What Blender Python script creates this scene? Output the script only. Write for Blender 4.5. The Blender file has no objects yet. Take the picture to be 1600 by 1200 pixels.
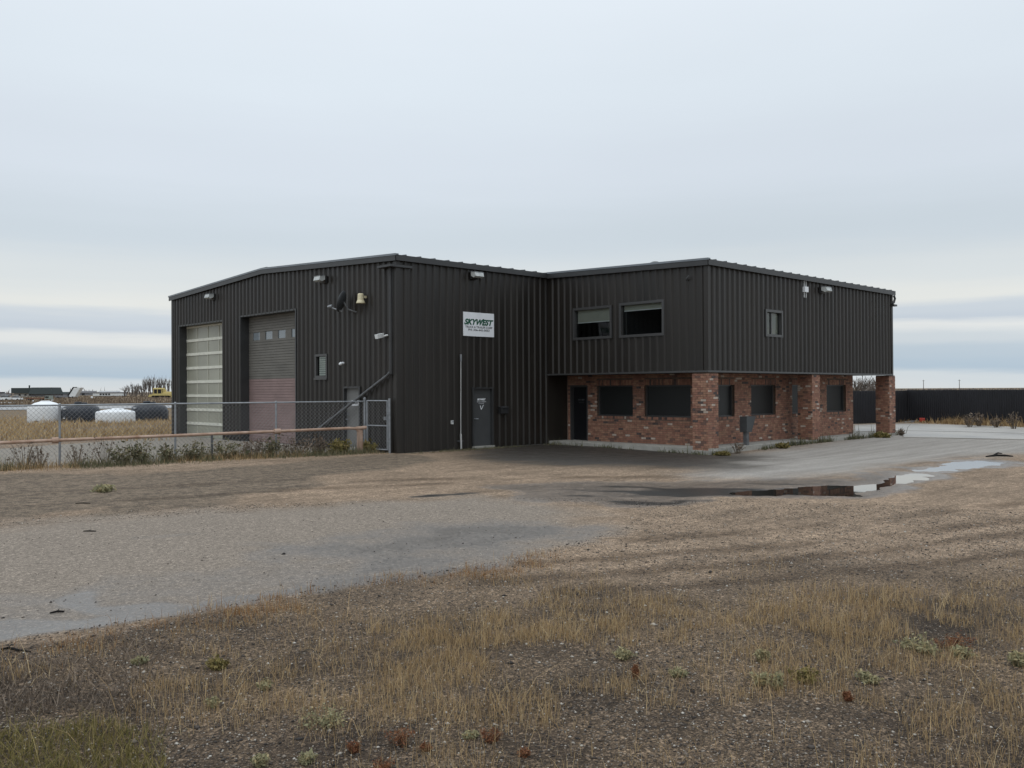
import bpy, math, random
import numpy as np
from mathutils import Matrix, Vector
random.seed(7); rng = np.random.default_rng(11)
C = bpy.context.scene.collection
S = bpy.context.scene

# ------------------------------------------------------------------ camera
F_PX = 1398.95
CAM = np.array([-17.5793, -23.6384, 2.0076])
yaw, pitch, roll = 0.8036, 0.0069, -0.0052
FW = np.array([math.cos(pitch)*math.cos(yaw), math.cos(pitch)*math.sin(yaw), math.sin(pitch)])
_r = np.cross(FW, [0, 0, 1]); _r /= np.linalg.norm(_r); _u = np.cross(_r, FW)
RT = math.cos(roll)*_r + math.sin(roll)*_u
UP = -math.sin(roll)*_r + math.cos(roll)*_u
cd = bpy.data.cameras.new('camera'); cam = bpy.data.objects.new('camera', cd); C.objects.link(cam)
cd.sensor_width = 36; cd.sensor_fit = 'HORIZONTAL'; cd.lens = F_PX/1600*36; cd.clip_start = 0.1; cd.clip_end = 20000
cam.matrix_world = Matrix(((RT[0], UP[0], -FW[0], CAM[0]), (RT[1], UP[1], -FW[1], CAM[1]), (RT[2], UP[2], -FW[2], CAM[2]), (0, 0, 0, 1)))
S.camera = cam

# ------------------------------------------------------------------ light
SUN_EL, SUN_AZ = math.radians(60), math.radians(205)      # direction towards the sun, azimuth from +X
w = bpy.data.worlds.new('World'); S.world = w; w.use_nodes = True
nt = w.node_tree; nt.nodes.clear()
def N(t, **k):
    n = nt.nodes.new(t)
    for a, b in k.items(): setattr(n, a, b)
    return n
out = N('ShaderNodeOutputWorld'); tc = N('ShaderNodeTexCoord'); sep = N('ShaderNodeSeparateXYZ')
nt.links.new(tc.outputs['Generated'], sep.inputs[0])
sky = N('ShaderNodeTexSky', sky_type='NISHITA', sun_disc=False)
sky.sun_elevation = SUN_EL; sky.sun_rotation = math.pi/2 - SUN_AZ; sky.dust_density = 2.0; sky.air_density = 1.0
bg1 = N('ShaderNodeBackground'); bg1.inputs[1].default_value = 0.09; nt.links.new(sky.outputs[0], bg1.inputs[0])
mp = N('ShaderNodeMapping'); mp.inputs['Scale'].default_value = (1.6, 1.6, 22); nt.links.new(tc.outputs['Generated'], mp.inputs[0])
nz = N('ShaderNodeTexNoise'); nz.inputs['Scale'].default_value = 1.0; nz.inputs['Detail'].default_value = 6; nz.inputs['Roughness'].default_value = 0.55
nt.links.new(mp.outputs[0], nz.inputs['Vector'])
m1 = N('ShaderNodeMath', operation='MULTIPLY_ADD'); m1.inputs[1].default_value = 0.05; nt.links.new(nz.outputs[0], m1.inputs[0]); nt.links.new(sep.outputs[2], m1.inputs[2])
mr = N('ShaderNodeMapRange'); mr.inputs[1].default_value = 0.025; mr.inputs[2].default_value = 0.425; nt.links.new(m1.outputs[0], mr.inputs[0])
rp = N('ShaderNodeValToRGB'); rp.color_ramp.interpolation = 'EASE'
stops = [(0.0, (.74, .78, .80)), (.03, (.70, .76, .80)), (.055, (.49, .605, .715)), (.085, (.54, .635, .725)), (.12, (.66, .72, .77)),
         (.145, (.82, .84, .84)), (.165, (.60, .665, .745)), (.195, (.64, .70, .765)), (.225, (.84, .85, .82)), (.29, (.76, .80, .81)),
         (.40, (.66, .73, .785)), (.60, (.75, .815, .885)), (.80, (.80, .875, .94)), (1.0, (.83, .90, .965))]
els = rp.color_ramp.elements
while len(els) < len(stops): els.new(0.5)
for e_, (p_, c_) in zip(els, stops): e_.position = p_; e_.color = (*c_, 1)
nt.links.new(mr.outputs[0], rp.inputs[0])
mp2 = N('ShaderNodeMapping'); mp2.inputs['Scale'].default_value = (1.2, 1.2, 4); nt.links.new(tc.outputs['Generated'], mp2.inputs[0])
nz2 = N('ShaderNodeTexNoise'); nz2.inputs['Scale'].default_value = 1.3; nz2.inputs['Detail'].default_value = 4; nt.links.new(mp2.outputs[0], nz2.inputs['Vector'])
mr2 = N('ShaderNodeMapRange'); mr2.inputs[1].default_value = .3; mr2.inputs[2].default_value = .7; mr2.inputs[3].default_value = .97; mr2.inputs[4].default_value = 1.03
nt.links.new(nz2.outputs[0], mr2.inputs[0])
bg2 = N('ShaderNodeBackground'); nt.links.new(rp.outputs[0], bg2.inputs[0]); mr3 = N('ShaderNodeMapRange', interpolation_type='SMOOTHSTEP'); mr3.inputs[1].default_value = .30; mr3.inputs[2].default_value = 1.0; mr3.inputs[3].default_value = 1.0; mr3.inputs[4].default_value = 1.8   # an overcast deck is brighter overhead
nt.links.new(sep.outputs[2], mr3.inputs[0]); mm = N('ShaderNodeMath', operation='MULTIPLY'); nt.links.new(mr2.outputs[0], mm.inputs[0]); nt.links.new(mr3.outputs[0], mm.inputs[1]); nt.links.new(mm.outputs[0], bg2.inputs[1])
mx = N('ShaderNodeMixShader'); mx.inputs[0].default_value = 0.88
nt.links.new(bg1.outputs[0], mx.inputs[1]); nt.links.new(bg2.outputs[0], mx.inputs[2]); nt.links.new(mx.outputs[0], out.inputs[0])
sd = bpy.data.lights.new('sun', 'SUN'); sd.energy = 0.5; sd.angle = math.radians(45); sd.color = (1, .97, .92)
so = bpy.data.objects.new('sun', sd); C.objects.link(so); so.location = (-20, -30, 40)
sv = Vector((math.cos(SUN_EL)*math.cos(SUN_AZ), math.cos(SUN_EL)*math.sin(SUN_AZ), math.sin(SUN_EL)))
so.rotation_euler = sv.to_track_quat('Z', 'Y').to_euler()
S.view_settings.view_transform = 'Standard'; S.view_settings.look = 'None'; S.view_settings.exposure = 0.0; S.view_settings.gamma = 1.0
S.view_settings.use_curve_mapping = False

# ------------------------------------------------------------------ helpers
def ray(x, y): return FW*F_PX + RT*(x-800) - UP*(y-600)
def G(x, y, z=0.0):
    d = ray(x, y); t = (z-CAM[2])/d[2]; return CAM + t*d
def at_dist(x, y, dist):
    d = ray(x, y); return CAM + d/np.linalg.norm(d[:2])*dist
def to_px(P):
    d = np.asarray(P, float)-CAM; return 800+F_PX*(d@RT)/(d@FW), 600-F_PX*(d@UP)/(d@FW)

class MB:
    def __init__(s): s.v = []; s.f = []; s.m = []
    def quad(s, a, b, c, d, m=0):
        n = len(s.v); s.v += [tuple(a), tuple(b), tuple(c), tuple(d)]; s.f.append((n, n+1, n+2, n+3)); s.m.append(m)
    def tri(s, a, b, c, m=0):
        n = len(s.v); s.v += [tuple(a), tuple(b), tuple(c)]; s.f.append((n, n+1, n+2)); s.m.append(m)
    def hexa(s, p, m=0):                        # 8 points, bottom ring then top ring
        n = len(s.v); s.v += [tuple(q) for q in p]
        for q in ((0, 3, 2, 1), (4, 5, 6, 7), (0, 1, 5, 4), (1, 2, 6, 5), (2, 3, 7, 6), (3, 0, 4, 7)):
            s.f.append(tuple(n+i for i in q)); s.m.append(m)
    def box(s, x0, x1, y0, y1, z0, z1, m=0):
        s.hexa([(x0, y0, z0), (x1, y0, z0), (x1, y1, z0), (x0, y1, z0), (x0, y0, z1), (x1, y0, z1), (x1, y1, z1), (x0, y1, z1)], m)
    def tube(s, pts, rad, seg=8, m=0, cap=True):
        pts = [np.array(p, float) for p in pts]; rad = rad if hasattr(rad, '__len__') else [rad]*len(pts)
        n0 = len(s.v); prev = None
        for i, p in enumerate(pts):
            t = pts[min(i+1, len(pts)-1)]-pts[max(i-1, 0)]; t = t/(np.linalg.norm(t)+1e-12)
            a = np.cross(t, (0, 0, 1) if abs(t[2]) < .9 else (1, 0, 0)) if prev is None else prev - t*(prev@t)
            a /= np.linalg.norm(a); b = np.cross(t, a); prev = a
            for k in range(seg):
                an = 2*math.pi*k/seg; s.v.append(tuple(p+rad[i]*(math.cos(an)*a+math.sin(an)*b)))
        for i in range(len(pts)-1):
            for k in range(seg):
                k2 = (k+1) % seg; s.f.append((n0+i*seg+k, n0+i*seg+k2, n0+(i+1)*seg+k2, n0+(i+1)*seg+k)); s.m.append(m)
        if cap:
            s.f.append(tuple(n0+k for k in reversed(range(seg)))); s.m.append(m)
            s.f.append(tuple(n0+(len(pts)-1)*seg+k for k in range(seg))); s.m.append(m)
    def lathe(s, c, prof, seg=24, m=0):          # prof: (radius, z)
        n0 = len(s.v)
        for r_, z_ in prof:
            for k in range(seg):
                an = 2*math.pi*k/seg; s.v.append((c[0]+r_*math.cos(an), c[1]+r_*math.sin(an), c[2]+z_))
        for i in range(len(prof)-1):
            for k in range(seg):
                k2 = (k+1) % seg; s.f.append((n0+i*seg+k, n0+i*seg+k2, n0+(i+1)*seg+k2, n0+(i+1)*seg+k)); s.m.append(m)
        s.f.append(tuple(n0+k for k in reversed(range(seg)))); s.m.append(m)
        s.f.append(tuple(n0+(len(prof)-1)*seg+k for k in range(seg))); s.m.append(m)
    def build(s, name, mat, parent=None, smooth=False, loc=None, bevel=0):
        me = bpy.data.meshes.new(name); me.from_pydata(s.v, [], s.f)
        mats = mat if isinstance(mat, (list, tuple)) else [mat]
        for q in mats: me.materials.append(q)
        if len(mats) > 1: me.polygons.foreach_set('material_index', s.m)
        if smooth: me.polygons.foreach_set('use_smooth', [True]*len(me.polygons))
        me.update()
        o = bpy.data.objects.new(name, me); C.objects.link(o)
        if parent is not None:
            o.parent = parent; o.matrix_parent_inverse = Matrix.Translation(parent.location).inverted()
        if bevel:
            b = o.modifiers.new('bevel', 'BEVEL'); b.width = bevel; b.segments = 2; b.limit_method = 'ANGLE'
        return o

def np_mesh(name, verts, faces, mat, parent=None, attrs=None, smooth=False):
    """verts (n,3), faces (m,k) arrays; attrs {name: (type, array)} on points"""
    me = bpy.data.meshes.new(name); k = faces.shape[1]
    me.vertices.add(len(verts)); me.vertices.foreach_set('co', np.ascontiguousarray(verts, dtype=np.float32).ravel())
    me.loops.add(faces.size); me.loops.foreach_set('vertex_index', np.ascontiguousarray(faces, dtype=np.int32).ravel())
    me.polygons.add(len(faces)); me.polygons.foreach_set('loop_start', np.arange(len(faces), dtype=np.int32)*k)
    try: me.polygons.foreach_set('loop_total', np.full(len(faces), k, dtype=np.int32))
    except Exception: pass
    if smooth: me.polygons.foreach_set('use_smooth', np.ones(len(faces), dtype=bool))
    me.update(calc_edges=True)
    for an, (ty, arr) in (attrs or {}).items():
        a = me.attributes.new(an, ty, 'POINT')
        a.data.foreach_set('value' if ty == 'FLOAT' else 'color', np.ascontiguousarray(arr, dtype=np.float32).ravel())
    me.materials.append(mat)
    o = bpy.data.objects.new(name, me); C.objects.link(o)
    if parent is not None:
        o.parent = parent; o.matrix_parent_inverse = Matrix.Translation(parent.location).inverted()
    return o

def thing(name, loc, label, cat, group=None):
    o = bpy.data.objects.new(name, None); o.empty_display_size = .2; C.objects.link(o); o.location = tuple(loc)
    return tag(o, label, cat, group)
def tag(o, label=None, cat=None, group=None, kind=None):
    if label: o['label'] = label
    if cat: o['category'] = cat
    if group: o['group'] = group
    if kind: o['kind'] = kind
    return o

# value noise (for geometry and masks)
_h = rng.random((256, 256))
def vnoise(x, y):
    xi = np.floor(x).astype(int); yi = np.floor(y).astype(int); fx = x-xi; fy = y-yi
    fx = fx*fx*(3-2*fx); fy = fy*fy*(3-2*fy)
    g = lambda a, b: _h[a & 255, b & 255]
    return (g(xi, yi)*(1-fx)+g(xi+1, yi)*fx)*(1-fy)+(g(xi, yi+1)*(1-fx)+g(xi+1, yi+1)*fx)*fy
def fbm(x, y, o=4):
    s = 0; a = .5; t = 0
    for i in range(o): s = s+a*vnoise(x*2**i+i*17.3, y*2**i+i*9.1); t += a; a *= .5
    return s/t
def sstep(a, b, x):
    t = np.clip((x-a)/(b-a), 0, 1); return t*t*(3-2*t)
def sdf(poly, X, Y):                               # positive inside
    poly = np.asarray(poly)[:, :2]; d = np.full(X.shape, 1e18); ins = np.zeros(X.shape, bool)
    for i in range(len(poly)):
        a = poly[i]; b = poly[(i+1) % len(poly)]; e = b-a
        t = np.clip(((X-a[0])*e[0]+(Y-a[1])*e[1])/(e@e+1e-12), 0, 1)
        d = np.minimum(d, (X-a[0]-t*e[0])**2+(Y-a[1]-t*e[1])**2)
        c = (a[1] > Y) != (b[1] > Y)
        ins ^= c & (X < (b[0]-a[0])*(Y-a[1])/(b[1]-a[1]+1e-15)+a[0])
    return np.where(ins, 1, -1)*np.sqrt(d)
def px_poly(*pts): return np.array([G(x, y) for x, y in pts])

# ------------------------------------------------------------------ materials
def mat(name, col, rough=.6, metal=0.0, spec=.5, var=.0, vscale=3.0, bump=0.0, bscale=30.0, stretch=(1, 1, 1), col2=None, emit=None, rvar=0.0):
    m = bpy.data.materials.new(name); m.use_nodes = True; t = m.node_tree; b = t.nodes['Principled BSDF']
    b.inputs['Base Color'].default_value = (*col, 1); b.inputs['Roughness'].default_value = rough
    b.inputs['Metallic'].default_value = metal; b.inputs['Specular IOR Level'].default_value = spec
    co = t.nodes.new('ShaderNodeTexCoord'); mpn = t.nodes.new('ShaderNodeMapping'); mpn.inputs['Scale'].default_value = stretch
    geo = t.nodes.new('ShaderNodeNewGeometry'); t.links.new(geo.outputs['Position'], mpn.inputs[0])
    if var or col2 or rvar:
        n = t.nodes.new('ShaderNodeTexNoise'); n.inputs['Scale'].default_value = vscale; n.inputs['Detail'].default_value = 5
        t.links.new(mpn.outputs[0], n.inputs['Vector'])
        r = t.nodes.new('ShaderNodeValToRGB'); r.color_ramp.elements[0].position = .3; r.color_ramp.elements[1].position = .7
        c2 = col2 or tuple(min(1, c*(1+var)) for c in col); c1 = col if col2 else tuple(c*(1-var) for c in col)
        r.color_ramp.elements[0].color = (*c1, 1); r.color_ramp.elements[1].color = (*c2, 1)
        t.links.new(n.outputs[0], r.inputs[0]); t.links.new(r.outputs[0], b.inputs['Base Color'])
        if rvar:
            mr_ = t.nodes.new('ShaderNodeMapRange'); mr_.inputs[1].default_value = .3; mr_.inputs[2].default_value = .7
            mr_.inputs[3].default_value = rough-rvar; mr_.inputs[4].default_value = rough+rvar
            t.links.new(n.outputs[0], mr_.inputs[0]); t.links.new(mr_.outputs[0], b.inputs['Roughness'])
    if bump:
        n2 = t.nodes.new('ShaderNodeTexNoise'); n2.inputs['Scale'].default_value = bscale; n2.inputs['Detail'].default_value = 4
        t.links.new(mpn.outputs[0], n2.inputs['Vector'])
        bp = t.nodes.new('ShaderNodeBump'); bp.inputs['Strength'].default_value = bump; bp.inputs['Distance'].default_value = .02
        t.links.new(n2.outputs[0], bp.inputs['Height']); t.links.new(bp.outputs[0], b.inputs['Normal'])
    return m
def attr_ramp_mat(name, cols, rough=.8, trans=0.0, attr='tint'):
    m = bpy.data.materials.new(name); m.use_nodes = True; t = m.node_tree; b = t.nodes['Principled BSDF']
    a = t.nodes.new('ShaderNodeAttribute'); a.attribute_name = attr; r = t.nodes.new('ShaderNodeValToRGB'); e = r.color_ramp.elements
    while len(e) < len(cols): e.new(.5)
    for i, c in enumerate(cols): e[i].position = i/(len(cols)-1); e[i].color = (*c, 1)
    t.links.new(a.outputs['Fac'], r.inputs[0]); t.links.new(r.outputs[0], b.inputs['Base Color'])
    b.inputs['Roughness'].default_value = rough; b.inputs['Specular IOR Level'].default_value = .25
    if trans:
        tr = t.nodes.new('ShaderNodeBsdfTranslucent'); t.links.new(r.outputs[0], tr.inputs[0]); ms = t.nodes.new('ShaderNodeMixShader'); ms.inputs[0].default_value = trans
        t.links.new(b.outputs[0], ms.inputs[1]); t.links.new(tr.outputs[0], ms.inputs[2]); t.links.new(ms.outputs[0], t.nodes['Material Output'].inputs[0])
    return m
def glass_mat(name, tint=(.9, .95, .95), ior=1.5):
    m = bpy.data.materials.new(name); m.use_nodes = True; t = m.node_tree; t.nodes.clear()
    o = t.nodes.new('ShaderNodeOutputMaterial'); ms = t.nodes.new('ShaderNodeMixShader'); fr = t.nodes.new('ShaderNodeFresnel'); fr.inputs[0].default_value = ior
    a = t.nodes.new('ShaderNodeBsdfTransparent'); a.inputs[0].default_value = (*tint, 1); g = t.nodes.new('ShaderNodeBsdfGlossy'); g.inputs['Roughness'].default_value = .02
    t.links.new(fr.outputs[0], ms.inputs[0]); t.links.new(a.outputs[0], ms.inputs[1]); t.links.new(g.outputs[0], ms.inputs[2]); t.links.new(ms.outputs[0], o.inputs[0])
    return m
M = {}
M['siding'] = mat('siding_paint', (.0150, .0122, .0095), rough=.42, spec=.55, var=.30, vscale=1.6, stretch=(1, 1, .16), bump=.05, bscale=3, rvar=.07)
M['trim'] = mat('trim_paint', (.034, .035, .036), rough=.4, spec=.5, var=.12, vscale=2)
M['cap'] = mat('edge_cap', (.16, .18, .20), rough=.35, spec=.6, var=.15, vscale=2)
M['roof'] = mat('roof_sheet', (.07, .075, .08), rough=.4, var=.15)
M['dark'] = mat('dark_void', (.012, .012, .013), rough=.7)
M['frame'] = mat('window_frame', (.05, .05, .05), rough=.35, spec=.6)
M['door_grey'] = mat('grey_door_paint', (.052, .054, .055), rough=.45, var=.08)
M['door_light'] = mat('light_grey_door_paint', (.15, .15, .145), rough=.45, var=.08)
M['ohd_grey'] = mat('overhead_door_grey', (.135, .128, .113), rough=.6, var=.14, vscale=1.2, stretch=(1, 1, 2))
M['ohd_mauve'] = mat('overhead_door_mauve', (.235, .165, .155), rough=.65, var=.14, vscale=1.2, stretch=(1, 1, 2))
M['cream_rail'] = mat('cream_rail', (.62, .62, .54), rough=.5, var=.08)
M['poly_pane'] = mat('polycarbonate_pane', (.29, .29, .235), rough=.28, spec=.5, var=.16, vscale=.7)
M['white'] = mat('white_paint', (.72, .74, .76), rough=.45, var=.04)
M['white_dirty'] = mat('dirty_white_plastic', (.66, .68, .68), rough=.5, var=.08, vscale=1.5)
M['pvc'] = mat('grey_pvc', (.40, .40, .39), rough=.5, var=.1)
M['lens'] = mat('lamp_lens', (.42, .44, .43), rough=.25, var=.25, vscale=6)
M['bronze'] = mat('bronze_housing', (.03, .03, .03), rough=.4)
M['steel'] = mat('galvanised_steel', (.25, .265, .28), rough=.5, metal=.3, var=.2, vscale=6)
M['steel_dk'] = mat('weathered_steel', (.12, .125, .13), rough=.5, metal=.4, var=.25, vscale=5)
M['wire'] = mat('fence_wire', (.22, .225, .23), rough=.5, metal=.3)
M['rust'] = mat('rusty_pipe', (.27, .16, .105), rough=.7, col2=(.43, .31, .24), vscale=4, bump=.15)
M['concrete'] = mat('concrete', (.30, .29, .26), rough=.85, var=.22, vscale=2.5, bump=.3, bscale=20)
M['pad'] = mat('concrete_pad', (.315, .296, .268), rough=.46, var=.16, vscale=.5, bump=.12, bscale=12, rvar=.18)
M['mortar'] = mat('mortar', (.125, .09, .07), rough=.9, var=.25, vscale=6)
M['bricks'] = [mat('brick_red', (.24, .117, .08), rough=.85, var=.25, vscale=9, bump=.3), mat('brick_orange', (.29, .158, .104), rough=.85, var=.25, vscale=9, bump=.3),
               mat('brick_plum', (.14, .08, .062), rough=.85, var=.25, vscale=9, bump=.3), mat('brick_burnt', (.065, .048, .044), rough=.7, var=.3, vscale=9, bump=.3),
               mat('brick_pale', (.42, .345, .285), rough=.9, var=.2, vscale=9, bump=.3)]
M['film'] = mat('dark_window_film', (.012, .0135, .0135), rough=.45, spec=.5, var=.1, vscale=1.2)
M['shade'] = mat('roller_shade', (.34, .34, .29), rough=.8, var=.06)
M['glass'] = glass_mat('window_glass')
M['pane_grey'] = mat('overcast_pane', (.20, .23, .25), rough=.1, spec=.8)
M['green_ink'] = mat('green_ink', (.004, .075, .04), rough=.4)
M['black_ink'] = mat('black_ink', (.02, .02, .025), rough=.5)
M['bell'] = mat('ivory_horn', (.62, .56, .38), rough=.5, var=.08)
M['tank_white'] = mat('white_polyethylene', (.74, .76, .77), rough=.4, var=.05)
M['tank_black'] = mat('black_polyethylene', (.022, .026, .034), rough=.45, spec=.35, var=.15)
M['yellow'] = mat('machine_yellow', (.52, .42, .16), rough=.55, var=.15)
M['red'] = mat('faded_red_plastic', (.42, .045, .03), rough=.5, var=.2)
M['asphalt_far'] = mat('far_road', (.27, .27, .27), rough=.6, var=.1, vscale=.1)
M['bark'] = mat('grey_bark', (.12, .10, .085), rough=.9, var=.3, vscale=2)
M['water'] = mat('puddle_water', (.022, .020, .017), rough=.02, spec=1.0, bump=.012, bscale=3)
M['wood_dark'] = mat('wet_dark_rubber', (.012, .011, .010), rough=.9, spec=.15)

# ------------------------------------------------------------------ ground
puddle_px = [(1138, 769), (1180, 766), (1250, 761), (1300, 758), (1372, 755), (1398, 751), (1399, 741), (1420, 738), (1450, 737.5), (1424, 735), (1455, 729), (1490, 722), (1530, 719),
             (1560, 721), (1574, 725), (1520, 731), (1485, 737), (1458, 745), (1432, 750), (1405, 755), (1376, 764), (1340, 773.5), (1300, 774), (1250, 773), (1210, 774), (1160, 773)]
PUD = px_poly(*puddle_px); WZ = -0.012
PUD_A = px_poly((1138, 769), (1180, 766), (1250, 761), (1300, 758), (1372, 755), (1398, 751), (1399, 741.5), (1420, 739.2), (1438, 739.2), (1459, 743), (1446, 747), (1426, 751), (1403, 755.5), (1376, 764), (1340, 773.5), (1300, 774), (1250, 773), (1210, 774), (1160, 773))
PUD_B = px_poly((1425, 735), (1455, 729.5), (1472, 726), (1490, 721.5), (1530, 719), (1560, 721), (1575, 725), (1520, 730.5), (1485, 735.5), (1450, 736.8))
mud_px = [(955, 770), (1000, 767), (1050, 768), (1085, 772), (1095, 779), (1060, 787), (1015, 788), (985, 781)]
MUD = px_poly(*mud_px)
def gz_base(X, Y):
    return -0.115*np.exp(-((X-7.5)**2+(Y+8.0)**2)/25.0) + 0.0*X
def gz(X, Y):
    X = np.asarray(X, float); Y = np.asarray(Y, float)
    r = np.hypot(X-CAM[0], Y-CAM[1])
    fade = np.clip(60/np.maximum(r, 1), 0, 1)
    z = gz_base(X, Y) + (fbm(X*.9, Y*.9, 4)-.5)*.030*fade + (fbm(X*.18+5, Y*.18, 3)-.5)*.05*fade
    dp = np.maximum(sdf(PUD_A, X, Y), sdf(PUD_B, X, Y))+(fbm(X*2.1, Y*2.1, 4)-.5)*.7
    k = sstep(-1.6, -.1, dp)
    z = z*(1-k)+k*(WZ+.012-.05*sstep(-.12, .3, dp)+(fbm(X*4, Y*4, 3)-.5)*.012)
    dm = sdf(MUD, X, Y)
    z = z-.03*sstep(-.2, .5, dm)
    foot = sstep(-.3, .6, np.minimum(np.minimum(X+0.3, 21.5-X), np.minimum(Y+7.6, 17.6-Y)))
    return z*(1-foot)+foot*np.minimum(z, -.05)
RIN, ROUT, NR = 1.2, 9000.0, 620
a_front = yaw+np.linspace(-math.radians(44), math.radians(44), 441)
a_back = yaw+np.linspace(math.radians(44), 2*math.pi-math.radians(44), 82)[1:-1]
ang = np.concatenate([a_front, a_back]); NA = len(ang)
rad = RIN*(ROUT/RIN)**(np.arange(NR)/(NR-1))
RR, AA = np.meshgrid(rad, ang, indexing='ij')
GX = (CAM[0]+RR*np.cos(AA)).ravel(); GY = (CAM[1]+RR*np.sin(AA)).ravel(); GZ = gz(GX, GY)
verts = np.vstack([np.stack([GX, GY, GZ], 1), [[CAM[0], CAM[1], 0]]])
ii, jj = np.meshgrid(np.arange(NR-1), np.arange(NA), indexing='ij'); j2 = (jj+1) % NA
faces = np.stack([ii*NA+jj, (ii+1)*NA+jj, (ii+1)*NA+j2, ii*NA+j2], -1).reshape(-1, 4)
ctr = np.stack([np.full(NA//2, NR*NA), np.arange(0, NA-1, 2)[:NA//2], (np.arange(0, NA-1, 2)[:NA//2]+1), (np.arange(0, NA-1, 2)[:NA//2]+2) % NA], -1)
faces = np.vstack([faces, ctr])
VX, VY = verts[:, 0], verts[:, 1]
n_lo = fbm(VX*.35, VY*.35, 4)-.5; n_mid = fbm(VX*1.3+40, VY*1.3, 4)-.5
def pm(pts, soft, wob=.8): return sstep(-soft, soft, sdf(px_poly(*pts), VX, VY)+n_lo*wob*2+n_mid*wob)
lane = pm([(-500, 1090), (-500, 835), (0, 808), (180, 798), (380, 786), (600, 768), (720, 760), (800, 762), (900, 772), (1000, 776), (1060, 795), (1000, 825), (920, 845), (840, 866), (770, 880), (690, 892), (600, 905), (480, 925), (400, 938), (300, 955), (160, 985), (0, 1005)], .28, .35)
lane = lane*pm([(-900, 1400), (-700, 850), (0, 822), (180, 812), (380, 800), (600, 783), (720, 774), (800, 778), (900, 790), (960, 800), (960, 830), (940, 1300)], 1.5, 1.2)
fore = pm([(-900, 1300), (-500, 1092), (0, 1008), (160, 988), (300, 958), (400, 941), (480, 928), (600, 908), (690, 895), (780, 885), (900, 855), (1050, 830), (1250, 825), (1450, 825), (1700, 825), (2200, 830), (2600, 1400), (800, 4000)], .3, .4)
TV = (VX-CAM[0])*FW[0]+(VY-CAM[1])*FW[1]; fore = fore*(1-sstep(6.6, 13.6, TV+n_lo*3.0+n_mid*1.4))
asph = pm([(1080, 712), (1130, 745), (1250, 742), (1380, 730), (1500, 712), (1700, 705), (2600, 700), (2600, 660), (1600, 668), (1420, 662), (1330, 664), (1300, 690)], 2.2, 1.0)
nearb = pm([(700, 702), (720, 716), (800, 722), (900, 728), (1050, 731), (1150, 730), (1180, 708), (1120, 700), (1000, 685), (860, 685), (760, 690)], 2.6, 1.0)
wet = np.maximum.reduce([
    pm([(-100, 1000), (-60, 975), (20, 965), (120, 966), (210, 955), (300, 944), (420, 925), (560, 905), (700, 890), (760, 884), (720, 893), (560, 913), (400, 940), (300, 957), (150, 988), (0, 1004)], .25, .45),
    1.0*pm([(80, 950), (90, 928), (150, 920), (170, 945), (260, 938), (330, 946), (200, 965), (120, 962)], .3, .3),
    .8*pm([(330, 862), (520, 832), (760, 806), (900, 812), (965, 820), (900, 846), (800, 868), (640, 895), (480, 918), (400, 925), (540, 885), (430, 880)], 1.0, 1.0),
    .47*pm([(-200, 1010), (-100, 935), (120, 905), (330, 882), (600, 848), (900, 812), (1000, 800), (1010, 815), (960, 828), (840, 866), (690, 892), (480, 925), (300, 955), (0, 1005)], .6, .8),
    .45*pm([(190, 838), (330, 828), (330, 835), (200, 845)], .25, .2),
    .7*pm([(760, 762), (900, 752), (1100, 752), (1250, 748), (1350, 748), (1140, 778), (1020, 800), (900, 792), (790, 782)], .5, .7),
    0.25*asph, .6*nearb, .8*sstep(-1.3, .1, np.maximum(sdf(PUD_A, VX, VY), sdf(PUD_B, VX, VY))+n_mid*1.6+n_lo*.8)])
mud = np.maximum(sstep(-.3, .3, sdf(MUD, VX, VY)+n_mid*.8), .7*pm([(1060, 776), (1140, 768), (1250, 768), (1340, 775), (1240, 776), (1130, 777)], .15, .2))
mud = np.maximum(mud, .85*pm([(830, 766), (960, 756), (1120, 751), (1300, 752), (1250, 766), (1100, 784), (1020, 796), (940, 788), (860, 778)], .6, .6))
mud = mud*sstep(-.22, .12, fbm(VX*2.2+VY*1.5, (VY-VX)*.35, 4)-.5)*.95
mud = np.maximum(mud, .7*pm([(630, 776), (700, 771), (770, 767), (760, 770), (700, 776), (640, 779)], .12, .2))
field = pm([(-900, 700), (-300, 692), (0, 690), (180, 684), (268, 680), (330, 675), (420, 640), (600, 618.5), (-600, 619.5), (-1500, 640)], 1.2, 1.0)
R_v = np.hypot(VX-CAM[0], VY-CAM[1])
field = np.maximum(field, sstep(75, 110, R_v))
strip = pm([(-900, 790), (-500, 775), (0, 742), (200, 742), (420, 726), (560, 712), (620, 706), (700, 716), (640, 730), (500, 752), (420, 770), (220, 792), (0, 800), (-500, 830)], 1.1, 1.3)
yard = pm([(-900, 760), (-300, 742), (0, 733), (96, 727), (300, 718), (560, 704), (610, 690), (280, 682), (180, 688), (0, 702), (-300, 712)], .5, .4)
def track(pts, wd):
    P_ = px_poly(*pts); d = np.full(VX.shape, 1e18)
    for a, b in zip(P_, P_[1:]):
        e = (b-a)[:2]; t = np.clip(((VX-a[0])*e[0]+(VY-a[1])*e[1])/(e@e), 0, 1); d = np.minimum(d, np.hypot(VX-a[0]-t*e[0], VY-a[1]-t*e[1]))
    return (1-sstep(wd*.4, wd, d+n_mid*.25))*sstep(-.2, .12, n_lo+n_mid*.6)
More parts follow.
